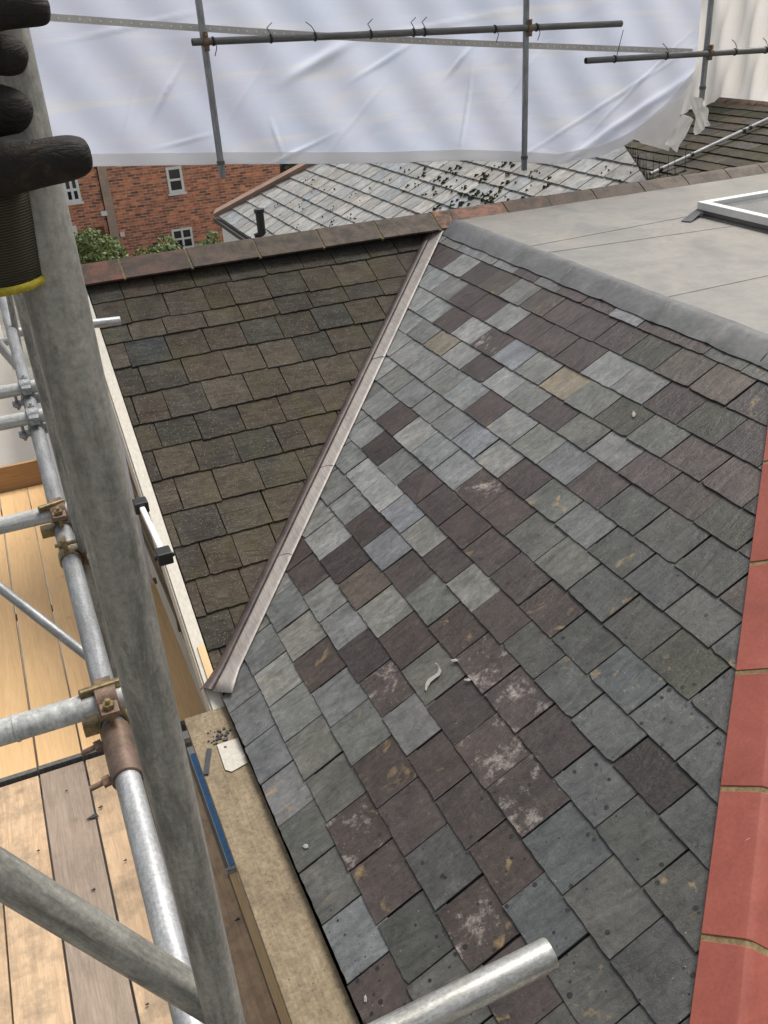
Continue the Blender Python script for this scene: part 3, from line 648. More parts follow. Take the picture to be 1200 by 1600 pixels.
mts = [M_BRD, M_GREYB, M_BRD, M_BRD, M_GREYB, M_BRD, M_BRD, M_BRD]
txt = ['outermost worn board of the near deck bay', 'greyed board of the near bay beside the outermost board', 'worn board of the near bay, third from its outer edge',
       'worn orange board of the near bay left of the grey board', 'grey brown weathered deck board with wavy grain in the near bay', 'worn orange deck board right of the grey one, littered with chips',
       'worn pale deck board beneath the long silver ledger tube', 'narrow worn deck board against the house, partly under the eave plank']
for i, (a, b_) in enumerate(xn):
    board('scaffold_board', a, b_, -3.4, .565, ZD - .004 + random.uniform(-.003, .003), mts[i], txt[i], 'deck boards of the near bay', dz=random.uniform(-.001, .001))
o = board('scaffold_board', -.208, -.006, -3.3, -.10, -.035, M_DIRTB, 'dirty brown plank along the eave beside the new slates', 'planks', ry=0); o.rotation_euler[2] = -.004
mb = MB(); mb.box(-.184, -.150, -2.9, -.53, ZD - .01, ZD + .012); tag(build('timber_batten', mb, M_BATTEN, bevel=.002), 'raw pale timber batten lying between the deck boards below the eave plank', 'batten')
mb = MB(); mb.box(-.172, -.136, -.50, .33, ZD - .01, ZD + .012); tag(build('painted_batten', mb, M_BLUE, bevel=.003), 'chipped blue painted batten beyond the raw pale one', 'batten')
mb = MB(); mb.box(-.196, -.13, -.535, -.505, ZD + .0125, ZD + .022); mb.cyl((-.19, -.52, ZD + .027), (-.135, -.52, ZD + .027), .007, 10); tag(build('metal_clip', mb, M_TUBE), 'small metal clip at the end of the blue batten', 'clip')
mb = MB(); mb.box(-1.9, -.05, 4.235, 4.272, ZD - .02, ZD + .22); tag(build('toe_board', mb, M_TOE, bevel=.003), 'brown toe board on edge across the far end of the deck', 'toe board')
for (y_, nm) in ((.52, 'near'), (.66, 'far'), (2.3, 'middle'), (4.0, 'end'), (-1.2, 'x')):
    tube('scaffold_tube', (-2.1, y_, ZD - .072), (.02, y_, ZD - .072), {'near': 'transom tube under the near ends of the fresh deck boards', 'far': 'transom tube under the joint between the two deck bays', 'middle': 'transom tube under the middle of the far deck bay', 'end': 'transom tube under the deck by the toe board', 'x': 'transom tube under the worn near deck bay'}[nm], M_TUBEO)
# scraps on the plank
P_ = [atZ(x, y, -.030) for x, y in ((339, 1164), (372, 1153), (387, 1192), (362, 1206), (352, 1203))]
mb = MB(); mb.prism(P_, (0, 0, .0015)); tag(build('paper_scrap', mb, M_PAPER), 'crumpled pale scrap lying on the brown eave plank', 'scrap')
mb = MB(); a, b_ = atZ(327, 1170, -.028), atZ(322, 1210, -.028); mb.beam(a, b_, .022, .006); tag(build('slate_sliver', mb, M_LEADD), 'thin dark slate sliver on the eave plank beside the paper scrap', 'slate sliver')
mb = MB()
for k in range(34):
    q = atZ(345 + random.gauss(0, 9), 1150 + random.gauss(0, 7), -.033); s_ = random.uniform(.002, .006); mb.box(q.x - s_, q.x + s_, q.y - s_, q.y + s_, -.034, -.033 + s_)
tag(build('rubble', mb, M_LEADD), 'small heap of dark grit on the far end of the eave plank', 'rubble', kind='stuff')
for (x, y, s_, lb) in ((60, 1330, .007, 'crumb of slate near the outer edge of the grey board'), (196, 1345, .008, 'crumb of slate just left of the silver ledger tube'), (104, 1236, .006, 'crumb of slate near the far end of the worn orange board'), (230, 1570, .008, 'crumb of slate beneath the foot of the dark diagonal brace'), (352, 1330, .006, 'crumb of slate close to the gripped upright on the pale board'), (145, 1278, .030, 'triangular slate chip on the worn orange deck board'), (371, 1438, .012, 'small brown chip on the pale deck board beside the batten'), (157, 1262, .012, 'tiny greenish chip in the gap beside the slate chip'), (146, 1391, .010, 'dark speck of debris on the middle of the worn orange deck board')):
    q = atZ(x, y, ZD + .004); mb = MB(); mb.prism([q + Vector((-s_, 0, 0)), q + Vector((s_, -.2 * s_, 0)), q + Vector((.7 * s_, .8 * s_, 0))], (0, 0, .006)); tag(build('slate_chip', mb, M_LEADD), lb, 'slate chip', 'slate chips on the deck')

# ------------------------------------------------------------------ near scaffold tubes
X1, Y1 = -.465, -2.84
tube('scaffold_tube', (X1, Y1, -.61), (X1, Y1, 4.6), 'thick looking dull grey upright tube held by the gloved hand', M_TUBEO)
T2 = Vector((-.4575, at(125, 868, (0, 0, 1.62), (0, 0, 1)).y, 0))
tube('scaffold_tube', (T2.x, T2.y, ZD + .01), (T2.x, T2.y, 3.9), 'dull upright tube close behind the gripped upright', M_TUBEO)
P_ = at(12, 500, (-.62, 0, 0), (1, 0, 0))
X3, Z3 = -.506, 1.62
YJ = at(199, 1213, (0, 0, Z3), (0, 0, 1)).y
tube('scaffold_tube', (X3, YJ + .002, Z3), (X3, 4.3, Z3), 'mottled grey ledger tube running away beyond the brown sleeve', M_TUBEM)
tube('scaffold_tube', (X3, -4.2, Z3), (X3, YJ - .002, Z3), 'bright silver ledger tube on the near side of the brown sleeve', M_TUBE)
yA = at(183, 1140, (0, 0, Z3), (0, 0, 1)).y
sv = empty('sleeve_coupler', (X3, (yA + YJ) / 2, Z3))
mb = MB(); mb.cyl((X3, YJ - .01, Z3), (X3, yA, Z3), .0300, 28); build('sleeve', mb, M_SLEEVE, sv, smooth=True, autos=40, bevel=.002)
for yy in (YJ + .015, yA - .02):
    mb = MB(); mb.cyl((X3 - .07, yy - .003, Z3 - .012), (X3 - .02, yy, Z3 - .005), .0055, 10); mb.cyl((X3 - .045, yy - .0015, Z3 - .009), (X3 - .030, yy, Z3 - .007), .011, 6); build('bolt', mb, M_RUST, sv, smooth=True, autos=30)
tag(sv, 'brown metal sleeve joining the silver and mottled ledger tubes', 'sleeve coupler')
# transoms crossing over the ledger
def cross(y_img, x_img, yl, name, label, m, r=.02415, x1=-.40, len_=1.6, zoff=.0485):
    y = at(x_img, y_img, (0, 0, Z3 + zoff), (0, 0, 1)).y
    return y, tube('scaffold_tube', (X3 - len_, y, Z3 + zoff), (x1, y, Z3 + zoff), label, m, r)
yB, tB = cross(1100, 150, 0, '', 'pale guard rail tube crossing under the brown coupler plate nearest the sleeve', M_TUBEW, .0215)
mb = MB(); xs = at(25, 1128, (0, yB, 0), (0, 1, 0)).x
mb.cyl((X3 - 1.6, yB, Z3 + .0485), (at(128, 1100, (0, yB, 0), (0, 1, 0)).x, yB, Z3 + .0485), .0262, 28); mb.cyl((xs - .006, yB, Z3 + .0485), (xs, yB, Z3 + .0485), .0280, 28)
build('outer_tube', mb, M_TUBEW, None, smooth=True, autos=40)
ot = bpy.data.objects['outer_tube']; ot.parent = tB; ot.matrix_parent_inverse = (Matrix.Translation(tB.location) @ tB.rotation_quaternion.to_matrix().to_4x4()).inverted()
yA2, tA = cross(803, 80, 0, '', 'pale guard rail tube crossing the ledger by the gold coupler', M_TUBEW, .0235)
yC, tC = cross(652, 50, 0, '', 'pale rail tube above the white sheet, nearer of the far pair', M_TUBEW)
yD, tD = cross(606, 40, 0, '', 'pale rail tube above the white sheet, farther of the far pair', M_TUBEW)
tube('scaffold_tube', atd(-40, 545, 5.4) , atd(30, 529, 5.4), 'short bright tube seen past the upright near the yellow glove hem', M_TUBE)
tube('scaffold_tube', atd(-60, 470, 4.6), atd(60, 610, 4.9), 'pale diagonal brace running down to the far rail tubes', M_TUBEW)
tube('scaffold_tube', atd(8, 430, 4.2), atd(36, 575, 4.4), 'thin dark upright just left of the second upright', M_TUBEO, .014)
Pa, Pb = atd(0, 918, 4.2), atd(128, 1018, 4.2); d = (Pb - Pa)
tube('scaffold_tube', Pa - d * 2.5, Pb + d * .9, 'slim grey diagonal brace low over the fresh deck boards', M_TUBEM, .0225)
Pa, Pb = atd(0, 1366, 1.06), atd(315, 1560, 1.25); d = (Pb - Pa)
tube('scaffold_tube', Pa - d * 1.5, Pb + d * .16, 'dark mottled diagonal brace crossing the foot of the gripped upright', M_TUBEO)
Pa, Pb = atd(639, 1600, 1.34), atd(861, 1489, 1.40); d = (Pb - Pa)
tube('scaffold_tube', Pa - d * 3.2, Pb, 'shiny silver tube poking over the slates with an open end', galv('galvanised_tube_bright', (.50, .50, .47), .65, .24, .6))
Pa, Pb = atd(100, 511, 4.9), atd(188, 501, 5.0)
tube('scaffold_tube', Pa - (Pb - Pa) * .8, Pb, 'short silver tube end over the verge of the old roof', M_TUBE)

# couplers
def make_coupler(mA=M_BRASS, mB=M_RUST):
    t = empty('coupler', (0, 0, 0)); k = 20
    def band(ax, cy):
        mb = MB(); rings = []
        for w, rr in ((-.021, .0245), (-.021, .0295), (.021, .0295), (.021, .0245)):
            ring = []
            for i in range(k):
                a = 2 * math.pi * i / k; p = (rr * math.cos(a), rr * math.sin(a))
                ring.append(Vector((p[0], p[1] + cy, w)) if ax == 'z' else Vector((w, p[1] + cy, p[0])))
            rings.append(ring)
        rings.append(rings[0]); mb.sweep(rings)
        if ax == 'z': mb.box(.022, .062, cy - .012, cy + .001, -.018, .018); mb.box(-.058, -.024, cy - .014, cy + .012, -.017, .017)
        else: mb.box(-.018, .018, cy - .001, cy + .012, .022, .062); mb.box(-.017, .017, cy - .012, cy + .014, -.058, -.024)
        return mb
    build('band', band('z', 0), mA, t, smooth=True, autos=35, bevel=.0015); build('band', band('x', .0525), mB, t, smooth=True, autos=35, bevel=.0015)
    for q0, q1 in (((.045, .055, 0), (.045, -.03, 0)), ((0, -.005, .045), (0, .085, .045))):
        mb = MB(); q0, q1 = Vector(q0), Vector(q1); mb.cyl(q0, q1, .0055, 10); d = (q1 - q0).normalized(); mb.cyl(q1 - d * .022, q1 - d * .009, .012, 6); mb.cyl(q1 - d * .028, q1 - d * .023, .014, 12)
        build('bolt', mb, mA, t, smooth=True, autos=30)
    return t
cp0 = make_coupler(); cpS = make_coupler(M_TUBEM, M_TUBEM)
def copy_tree(o, parent=None):
    c_ = o.copy(); COL.objects.link(c_)
    if parent: c_.parent = parent
    for ch in list(o.children): copy_tree(ch, c_)
    return c_
cs_ = [((X3, yB, Z3), (R_(90), 0, 0), 'gold and rust coupler with a long brown plate by the sleeve'),
       ((X3, yA2, Z3), (R_(90), 0, 0), 'coupler under the pale rail just beyond the gold swivel coupler'),
       ((X3, yC, Z3), (R_(90), 0, R_(180)), 'silver coupler below the nearer of the far pair of rails'),
       ((X3, yD, Z3), (R_(90), 0, R_(180)), 'silver coupler at the farther of the far pair of rails'),
       ((X1, Y1, 1.64), (0, R_(12), R_(75)), 'rusty coupler at the foot of the gripped upright and the dark brace')]
ySW = at(125, 868, (0, 0, Z3), (0, 0, 1)).y

SWE = Matrix(((0, 1, 0), (0, 0, 1), (1, 0, 0))).to_euler()
cs_.append(((X3, T2.y, Z3), SWE, 'gold swivel coupler tying the mottled ledger to the second upright'))
for i, (p, r_, lb) in enumerate(cs_):
    c_ = cp0 if i == 0 else cpS if i == 2 else copy_tree(cpS if i == 3 else cp0); c_.location = p; c_.rotation_euler = r_; tag(c_, lb, 'coupler', 'scaffold couplers')
# flat brown plates lying on the two near rails
for (x0, y0, x1, y1, yy, lb) in ((123, 1086, 192, 1063, yB, 'brown and gold plate lying on the pale rail by the sleeve'), (60, 797, 101, 783, yA2, 'tan plate lying on the pale rail by the gold coupler')):
    a = at(x0, y0, (0, 0, Z3 + .078), (0, 0, 1)); b_ = at(x1, y1, (0, 0, Z3 + .078), (0, 0, 1))
    mb = MB(); mb.beam(a, b_, .014, .018); o = build('coupler_plate', mb, M_BRASS, bevel=.004); tag(o, lb, 'coupler plate', 'coupler plates')

# batten light on the gable side
a, b_ = atd(220, 790, 4.1), atd(256, 868, 3.75)
bl = empty('batten_light', (a + b_) / 2); d = (b_ - a).normalized()
mb = MB(); mb.beam(a + d * .03, b_ - d * .03, .024, .024); build('diffuser', mb, M_FASC, bl, bevel=.006)
mb = MB(); mb.beam(b_ - d * .03, b_ + d * .035, .062, .055); mb.beam(b_ - d * .0, b_ + d * .015, .085, .02); build('end_cap', mb, M_BLACK, bl, bevel=.006)
mb = MB(); mb.beam(a - d * .03, a + d * .03, .062, .055); build('end_cap', mb, M_BLACK, bl, bevel=.006)
tag(bl, 'white batten light with black end caps beside the bargeboard', 'light')

# ------------------------------------------------------------------ far scaffold and sheeting
YS = 3.5
def vtube(x, y, label, ztop=4.8):
    p = atY(x, y, YS); return p, tube('scaffold_tube', p, (p.x, p.y, ztop), label, M_TUBEM)
pv = [vtube(348, 277, 'leftmost far upright tube hanging in front of the sheeting'), vtube(819, 266, 'middle far upright tube in front of the sheeting'), vtube(1096, 157, 'rightmost far upright tube at the corner of the sheeting')]
for (p, t), lb in zip(pv, ('collar near the foot of the leftmost far upright', 'collar near the foot of the middle far upright', 'collar near the foot of the rightmost far upright')):
    mb = MB(); mb.cyl(p + Vector((0, 0, .09)), p + Vector((0, 0, .115)), .029, 24); c_ = build('collar', mb, M_TUBED, None, smooth=True, autos=40)
    c_.parent = t; c_.location = (0, 0, .09)
La, Lb = at(300, 66, (0, YS - .05, 0), (0, 1, 0)), at(971, 37, (0, YS - .05, 0), (0, 1, 0))
tube('scaffold_tube', La, Lb, 'long dark horizontal tube tied to the sheeting', M_TUBED)
Ra, Rb = at(915, 95, (0, YS - .05, 0), (0, 1, 0)), at(1200, 78, (0, YS - .05, 0), (0, 1, 0))
tube('scaffold_tube', Ra, Rb + (Rb - Ra) * .5, 'shorter dark horizontal tube at the right, below the long one', M_TUBED)
for (px, py, lb, i_) in ((320, 65, 'coupler where the long dark tube meets the leftmost far upright', 0), (822, 44, 'gold coupler where the long dark tube meets the middle far upright', 1), (1104, 82, 'coupler where the shorter dark tube meets the rightmost far upright', 2)):
    p = atY(px, py, YS); c_ = copy_tree(cp0); c_.location = (pv[i_][0].x, YS, p.z); c_.rotation_euler = (0, 0, R_(180)); tag(c_, lb, 'coupler', 'scaffold couplers')
ties = [(423, 60, 'La'), (492, 57, 'La'), (579, 53, 'La'), (646, 51, 'La'), (663, 50, 'La'), (773, 46, 'La'), (333, 65, 'La'), (838, 44, 'La'), (960, 92, 'Ra'), (1041, 87, 'Ra'), (1148, 81, 'Ra'), (1196, 78, 'Ra')]
tl = ['first tie right of the leftmost far upright', 'second tie from the left on the long dark tube with a curled tail', 'third tie from the left on the long dark tube', 'left one of the close pair of ties on the long tube', 'right one of the close pair of ties on the long tube', 'tie with a hanging tail just left of the middle far upright', 'tie with a drooping tail right beside the leftmost far upright', 'tie with a lever tail right beside the middle far upright', 'tie with a long upward tail on the shorter dark tube', 'tie midway on the shorter dark tube', 'tie right of the rightmost far upright', 'tie at the right end of the shorter dark tube in view']
def tie(p, tail):
    mb = MB(); rings = []
    for i in range(21):
        t = 2 * math.pi * i / 20; c_ = Vector((0, math.cos(t), math.sin(t)))
        rings.append([p + c_ * (.0275 + .004 * math.cos(s_)) + Vector((.009 * math.sin(s_), 0, 0)) for s_ in (0, 1.57, 3.14, 4.71)])
    mb.sweep(rings); q = p + Vector((0, -.03, .02))
    for s_ in tail:
        mb.cyl(q, q + Vector(s_), .003, 6); q = q + Vector(s_)
    return mb
for (x, y, w), lb in zip(ties, tl):
    p = at(x, y, (0, YS - .05, 0), (0, 1, 0)); 
    A_, B_ = (La, Lb) if w == 'La' else (Ra, Rb); t = (p.x - A_.x) / (B_.x - A_.x); p = A_ + (B_ - A_) * t
    r_ = random.choice([-1, 1]); tail = [(-.03, 0, .05), (-.04 * r_, 0, .03)]
    if 'hanging' in lb or 'drooping' in lb or 'lever' in lb: tail = [(.01, -.01, -.06), (-.02, 0, -.05)]
    if 'long upward' in lb: tail = [(.02, 0, .08), (.03, 0, .11)]
    tag(build('cable_tie', tie(p, tail), M_BLACK, smooth=True), 'black ' + lb, 'cable tie', 'cable ties')
# main sheet: hangs from high up, lower hem measured; folds are real
hem = [(-260, 262), (60, 262), (160, 259), (350, 256), (600, 255), (720, 250), (800, 252), (870, 256), (935, 244), (975, 228), (1005, 208), (1040, 178), (1085, 126)]
hx = [atY(x, y, YS + .1) for x, y in hem]
def hemz(x):
    for a, b_ in zip(hx, hx[1:]):
        if a.x <= x <= b_.x: return a.z + (b_.z - a.z) * (x - a.x) / (b_.x - a.x)
    return hx[-1].z
def fold(x, z):
    f = .010 * math.sin(x * 2.1 + z * 1.7) + .004 * math.sin(x * 5.3 - z * 3.1) + .006 * math.sin(x * 13 + z * 9)
    for (cx, cz, an, am, w, ln) in CRE:
        dx_, dz_ = x - cx, z - cz; s_ = dx_ * math.cos(an) + dz_ * math.sin(an); t = -dx_ * math.sin(an) + dz_ * math.cos(an)
        f += am * math.exp(-(t / w) ** 2) * math.exp(-(s_ / ln) ** 2)
    return f
CRE = []
for (x0, y0, x1, y1, am) in ((460, 118, 540, 70, .03), (240, 180, 283, 100, .02), (700, 115, 735, 75, .02), (395, 270, 500, 220, .015), (880, 255, 1080, 120, .03), (830, 235, 1060, 90, .012), (720, 230, 735, 120, .012), (425, 190, 440, 235, .01), (560, 120, 640, 70, .015), (215, 130, 190, 220, .01), (930, 200, 1070, 60, .012), (120, 60, 300, 20, .008), (350, 200, 420, 90, .006), (520, 230, 610, 120, .006), (640, 240, 700, 140, .005), (770, 180, 860, 60, .006), (900, 140, 960, 20, .006), (250, 230, 330, 210, .006), (580, 60, 780, 20, .007), (90, 200, 130, 90, .006)):
    a, b_ = atY(x0, y0, YS + .1), atY(x1, y1, YS + .1); c_ = (a + b_) / 2; dd = b_ - a
    CRE.append((c_.x, c_.z, math.atan2(dd.z, dd.x), am, .035 if am >= .03 else .011, dd.length * .5))
mb = MB(); NX, NZ = 420, 170; x0, x1 = hx[0].x, hx[-1].x; rings = []
for i in range(NX + 1):
    x = x0 + (x1 - x0) * i / NX; zb = hemz(x); col_ = []
    for j in range(NZ + 1):
        z = zb + (4.9 - zb) * (j / NZ) ** 1.25
        col_.append(Vector((x, YS + .10 + fold(x, z) + .05 * (1 - j / NZ) * 0, z)))
    rings.append(col_)
mb.sweep(rings, closed=False); sh = build('sheeting', mb, M_SHEET, smooth=True)
tag(sh, 'big bluish white translucent reinforced sheet hanging behind the far tubes', 'sheeting')
# tape bands carrying eyelets, and the thicker lower hem
def strip(path, w, dy):
    mb = MB(); rows = []
    for x, z in path:
        yy = YS + .10 + fold(x, z) - dy; rows.append([Vector((x, yy, z - w / 2)), Vector((x, yy, z + w / 2))])
    mb.sweep(rows, closed=False); return mb
A_, B_ = atY(90, 28, YS + .1), atY(1088, 84, YS + .1); N = 90
path = [(A_.x - .8 + (B_.x - A_.x + .75) * i / N, A_.z + .0 + (B_.z - A_.z) * (-.8 / (B_.x - A_.x) + (1 + .75 / (B_.x - A_.x)) * i / N)) for i in range(N + 1)]
path = [(x, A_.z + (B_.z - A_.z) * (x - A_.x) / (B_.x - A_.x) - .02 * math.sin((x - A_.x) * .75) ) for x, _ in path if x < B_.x]
band = build('eyelet_band', strip(path, .046, .008), M_BAND, sh, smooth=True)
for i, (x, z) in enumerate(path[::1]):
    mb = MB()
    yy = YS + .10 + fold(x, z) - .0135; mb.cyl((x, yy, z), (x, yy - .003, z), .0065, 10)
    build('eyelet', mb, M_EYE, band)
path = [(x0 + (x1 - x0) * i / 160, hemz(x0 + (x1 - x0) * i / 160) + .04) for i in range(161)]
build('lower_hem', strip(path, .085, .006), M_SHEETW, sh, smooth=True)
YS2 = 5.2
# warm white sheet wrapping the right-hand corner
mb = MB(); rings = []; xa = atY(1072, 60, YS2 + .16).x; hem2 = [(1084, 168), (1096, 182), (1110, 178), (1128, 158), (1160, 148), (1210, 156), (1400, 160)]
h2 = [atY(x, y, YS2 + .16) for x, y in hem2]
def hz2(x):
    for a, b_ in zip(h2, h2[1:]):
        if a.x <= x <= b_.x: return a.z + (b_.z - a.z) * (x - a.x) / (b_.x - a.x)
    return h2[0].z if x < h2[0].x else h2[-1].z
for i in range(121):
    x = xa + (h2[-1].x - xa) * i / 120; zb = hz2(x) - .12; row = []
    for j in range(60):
        z = zb + (4.9 - zb) * (j / 59) ** 1.2; k = max(0, 1 - (x - xa) / .5)
        row.append(Vector((x, YS2 + .16 + .035 * math.sin(x * 14 + z * 2.5) + .02 * math.sin(x * 31 - z * 6) + .03 * math.sin(z * 8 + x * 5) * k, z)))
    rings.append(row)
mb.sweep(rings, closed=False); tag(build('sheeting', mb, M_SHEETW, smooth=True), 'warm white crumpled sheet wrapping the right corner above the mossy roof', 'sheeting')
# loose torn tails of sheet
def flap(pts, d0, label, amp=.02):
    mb = MB(); N, K = 16, 8; L0, L1, L2, L3 = [atY(x, y, YS - .02 + dd) for (x, y, dd) in pts]; rows = []
    for i in range(N + 1):
        s_ = i / N; row = []
        for j in range(K + 1):
            t = j / K; p = (L0 * (1 - s_) + L3 * s_) * (1 - t) + (L1 * (1 - s_) + L2 * s_) * t
            row.append(p + Vector((0, amp * math.sin(s_ * 9 + t * 7) + amp * .6 * math.sin(t * 17 - s_ * 4), amp * .5 * math.sin(s_ * 13 + t * 3))))
        rows.append(row)
    mb.sweep(rows, closed=False); tag(build('sheet_flap', mb, M_SHEETW, smooth=True), label, 'sheeting', 'loose ends of sheeting')
flap([(1078, 150, 0), (1102, 158, -.05), (1110, 195, -.1), (1088, 212, -.08)], 0, 'crumpled white knot of sheet below the rightmost far upright')
flap([(1066, 178, 0), (1084, 186, 0), (1058, 238, -.15), (1040, 226, -.12)], 0, 'narrow loose white tail of sheet hanging onto the mossy roof', .008)
flap([(985, 214, 0), (1075, 140, 0), (1045, 236, -.1), (1005, 225, -.05)], 0, 'thin bluish fold of sheet between the hem and the loose tail', .006)
# white end sheet beyond the deck
mb = MB(); rows = []
for i in range(60):
    x = -3.2 + 2.62 * i / 59; rows.append([Vector((x, 4.62 + .03 * math.sin(x * 9 + z * 2) + .02 * math.sin(x * 21 - z * 3), z)) for z in [-.9 + 4.6 * j / 39 for j in range(40)]])
mb.sweep(rows, closed=False); tag(build('sheeting', mb, M_SHEETW, smooth=True), 'white sheet closing the far end of the deck behind the toe board', 'sheeting')
# white panel hung between wall and upright
mb = MB(); rows = []
for i in range(14):
    x = -.50 + .48 * i / 13; rows.append([Vector((x, 2.16 + .012 * math.sin(x * 22 + z * 4) + .01 * math.sin(z * 9), z)) for z in [-.64 + 1.5 * j / 24 for j in range(25)]])
mb.sweep(rows, closed=False); tag(build('sheeting', mb, M_SHEET, smooth=True), 'pale blue white sheet hanging across the deck beside the batten light', 'sheeting')

# ------------------------------------------------------------------ neighbouring white-grey slate roof
nb = empty('outbuilding', (4, 9, -3.3))
E0 = atd(340, 338, 14); pn = R_(28.4); cn, sn = math.cos(pn), math.sin(pn)
nP = lambda x, y, h=0: E0 + Vector((y * cn - h * sn, -x, y * sn + h * cn))   # x towards the viewer along the eave, y up the slope
nbn = Vector((-sn, 0, cn))
q = at(490, 257, E0, nbn) - E0; hip_u, hip_v = -q.y, q.x / cn                # hip line passes this point
mb = MB(); c_ft = hip_u / hip_v
def nuv(x, y): q_ = at(x, y, E0, nbn) - E0; return (-q_.y, q_.x / cn)
qa, qb = nuv(977, 231), nuv(1018, 296); nx_, ny_ = qb[1] - qa[1], -(qb[0] - qa[0])
if nx_ * (1 - qa[0]) + ny_ * (1 - qa[1]) < 0: nx_, ny_ = -nx_, -ny_
CLN = (nx_, ny_, nx_ * qa[0] + ny_ * qa[1])
Q = [at(x, y, E0, nbn) - E0 for x, y in ((355, 375), (1010, 300), (960, 235), (1020, 230), (700, 345))]
for r in range(0, 44):
    v0 = .22 * r; ph = (r % 2) * .15
    for k in range(-2, 36):
        u0 = k * .30 + ph; 
        if u0 < c_ft * v0 - .4: continue
        sh_ = random.choice([(.29, .295, .285), (.32, .32, .31), (.27, .275, .28), (.32, .31, .29), (.30, .295, .28)])
        slate(mb, lambda x, y, h=0: nP(x, y, h), u0, u0 + .30, v0, v0 + .27, [(1, -c_ft, .0), (0, -1, -9.4), CLN], sh_, (.0, 0, .0), h0=.026, h1=.006, th=.014, jag=.004, gap=.008, inv=True)
build('slate_slope', mb, M_FAR, nb)
mb = MB(); pl_ = hcl([(0, 0), (11, 0), (11, 9.4), (c_ft * 9.4, 9.4)], *CLN); mb.add([nP(x, y, -.004) for x, y in pl_], [tuple(range(len(pl_)))]); build('roof_boarding', mb, M_DARK, nb)
mb = MB(); a, b_ = nP(-.02, 0, .05), nP(c_ft * 9.3 - .02, 9.3, .05); mb.beam(a, b_, .16, .06, nbn); build('hip_capping', mb, simple('pink_clay_capping', (.30, .20, .15), .8, 0, .15, 3, .2), nb)
mb = MB(); mb.box(E0.x + .03, E0.x + 9, E0.y - 11, E0.y - .05, -3.3, E0.z - .03); build('wall', mb, M_FASC, nb)
mb = MB(); mb.beam(nP(-.05, -.05, -.03), nP(11, -.05, -.03), .07, .05); build('gutter', mb, M_BLACK, nb)
mb = MB(); pw = atd(405, 330, 12.2); mb.cyl(pw - Vector((0, 0, 2.4)), pw, .055, 16); mb.cyl(pw - Vector((0, 0, .02)), pw + Vector((0, 0, .03)), .07, 16); mb.cyl(pw - Vector((-.06, 0, .30)), pw - Vector((.10, 0, .30)), .03, 8); build('vent_pipe', mb, M_BLACK, nb, smooth=True, autos=40)
mm = MB(); 
for k in range(125):
    if k < 70: x, y = random.gauss(735, 55), random.gauss(305, 22)
    elif k < 100: x, y = random.uniform(400, 560), random.uniform(285, 370)
    else: x, y = random.uniform(560, 960), random.uniform(258, 320)
    p = at(x, y, E0, nbn); u, v = -(p - E0).y, (p - E0).x / cn
    v = round(v / .22) * .22 if random.random() < .6 else v; big = 1.0 if k < 70 else .55
    if u < c_ft * v + .1 or u > 10 : continue
    for s_ in range(random.randint(1, 3)):
        r_ = random.uniform(.012, .03) * big; c_ = nP(u + random.uniform(-.06, .06), v + random.uniform(-.02, .12), .035); n2_ = 7; ring = []
        for i in range(n2_):
            t = 2 * math.pi * i / n2_; rr = r_ * random.uniform(.6, 1.2); ring.append(c_ + Vector((0, 1, 0)) * rr * math.cos(t) * .6 + Vector((cn, 0, sn)) * rr * math.sin(t) * 1.3 - nbn * .01)
        mm.add([c_ + nbn * r_ * .6] + ring, [(0, i + 1, (i + 1) % n2_ + 1) for i in range(n2_)])
ms_ = build('moss', mm, M_MOSS, nb); ms_['kind'] = 'stuff'
tag(nb, 'low white walled building with a pale grey slate roof dotted with moss', 'building')

# mossy slate roof on the right
rr_ = empty('neighbour_house', (7, 4.2, -3.3))
YS2 = 5.2; K1, K2 = atY(1010, 212, YS2), atY(1135, 160, YS2)
pr = math.atan2(K2.z - K1.z, K2.x - K1.x); cr_, sr_ = math.cos(pr), math.sin(pr)
R0 = K1.copy(); rP = lambda x, y, h=0: R0 + Vector((y * cr_ - h * sr_, -x, y * sr_ + h * cr_)); rn = Vector((-sr_, 0, cr_))
Vr = (K2 - K1).length + .03
def ruv(x, y): q = at(x, y, R0, rn) - R0; return (-q.y, q.x / cr_)
qa, qb = ruv(977, 231), ruv(1018, 296); nx_, ny_ = qb[1] - qa[1], -(qb[0] - qa[0])
if nx_ * 0 + ny_ * 1 < 0: nx_, ny_ = -nx_, -ny_
CLR = (nx_, ny_, nx_ * qa[0] + ny_ * qa[1]); 
mb = MB()
for r in range(-10, 9):
    v0 = r * .18
    for k in range(-4, 9):
        u0 = k * .31 + (r % 2) * .155
        c_ = random.choice([(.075, .063, .048), (.09, .08, .066), (.06, .053, .045), (.10, .092, .085), (.07, .066, .045), (.11, .09, .07)])
        slate(mb, rP, u0, u0 + .31, v0, v0 + .22, [(0, -1, -Vr), (0, 1, -1.7), CLR, (-1, 0, -(R0.y - YR - .14))], c_, (.3, .2, .3), h0=.018, th=.01, jag=.004, gap=.003, inv=True, rot=.02)
build('slate_slope', mb, M_OLD, rr_)
mb = MB(); UF = R0.y - YR - .14; pl_ = hcl([(-1.5, -1.7), (UF, -1.7), (UF, Vr), (-1.5, Vr)], *CLR); mb.add([rP(x, y, -.004) for x, y in pl_], [tuple(range(len(pl_)))])
a, b_ = rP(-1.5, Vr, -.01), rP(UF, Vr, -.01); mb.add([a, b_, b_ + Vector((3, 0, -1.2)), a + Vector((3, 0, -1.2))], [(0, 1, 2, 3)]); build('roof_boarding', mb, M_DARK, rr_)
mb = MB(); mb.box(R0.x + .5, R0.x + 3.5, R0.y - .6, R0.y + 1.4, -3.3, rP(0, .3).z - .02); build('wall', mb, M_FASC, rr_)
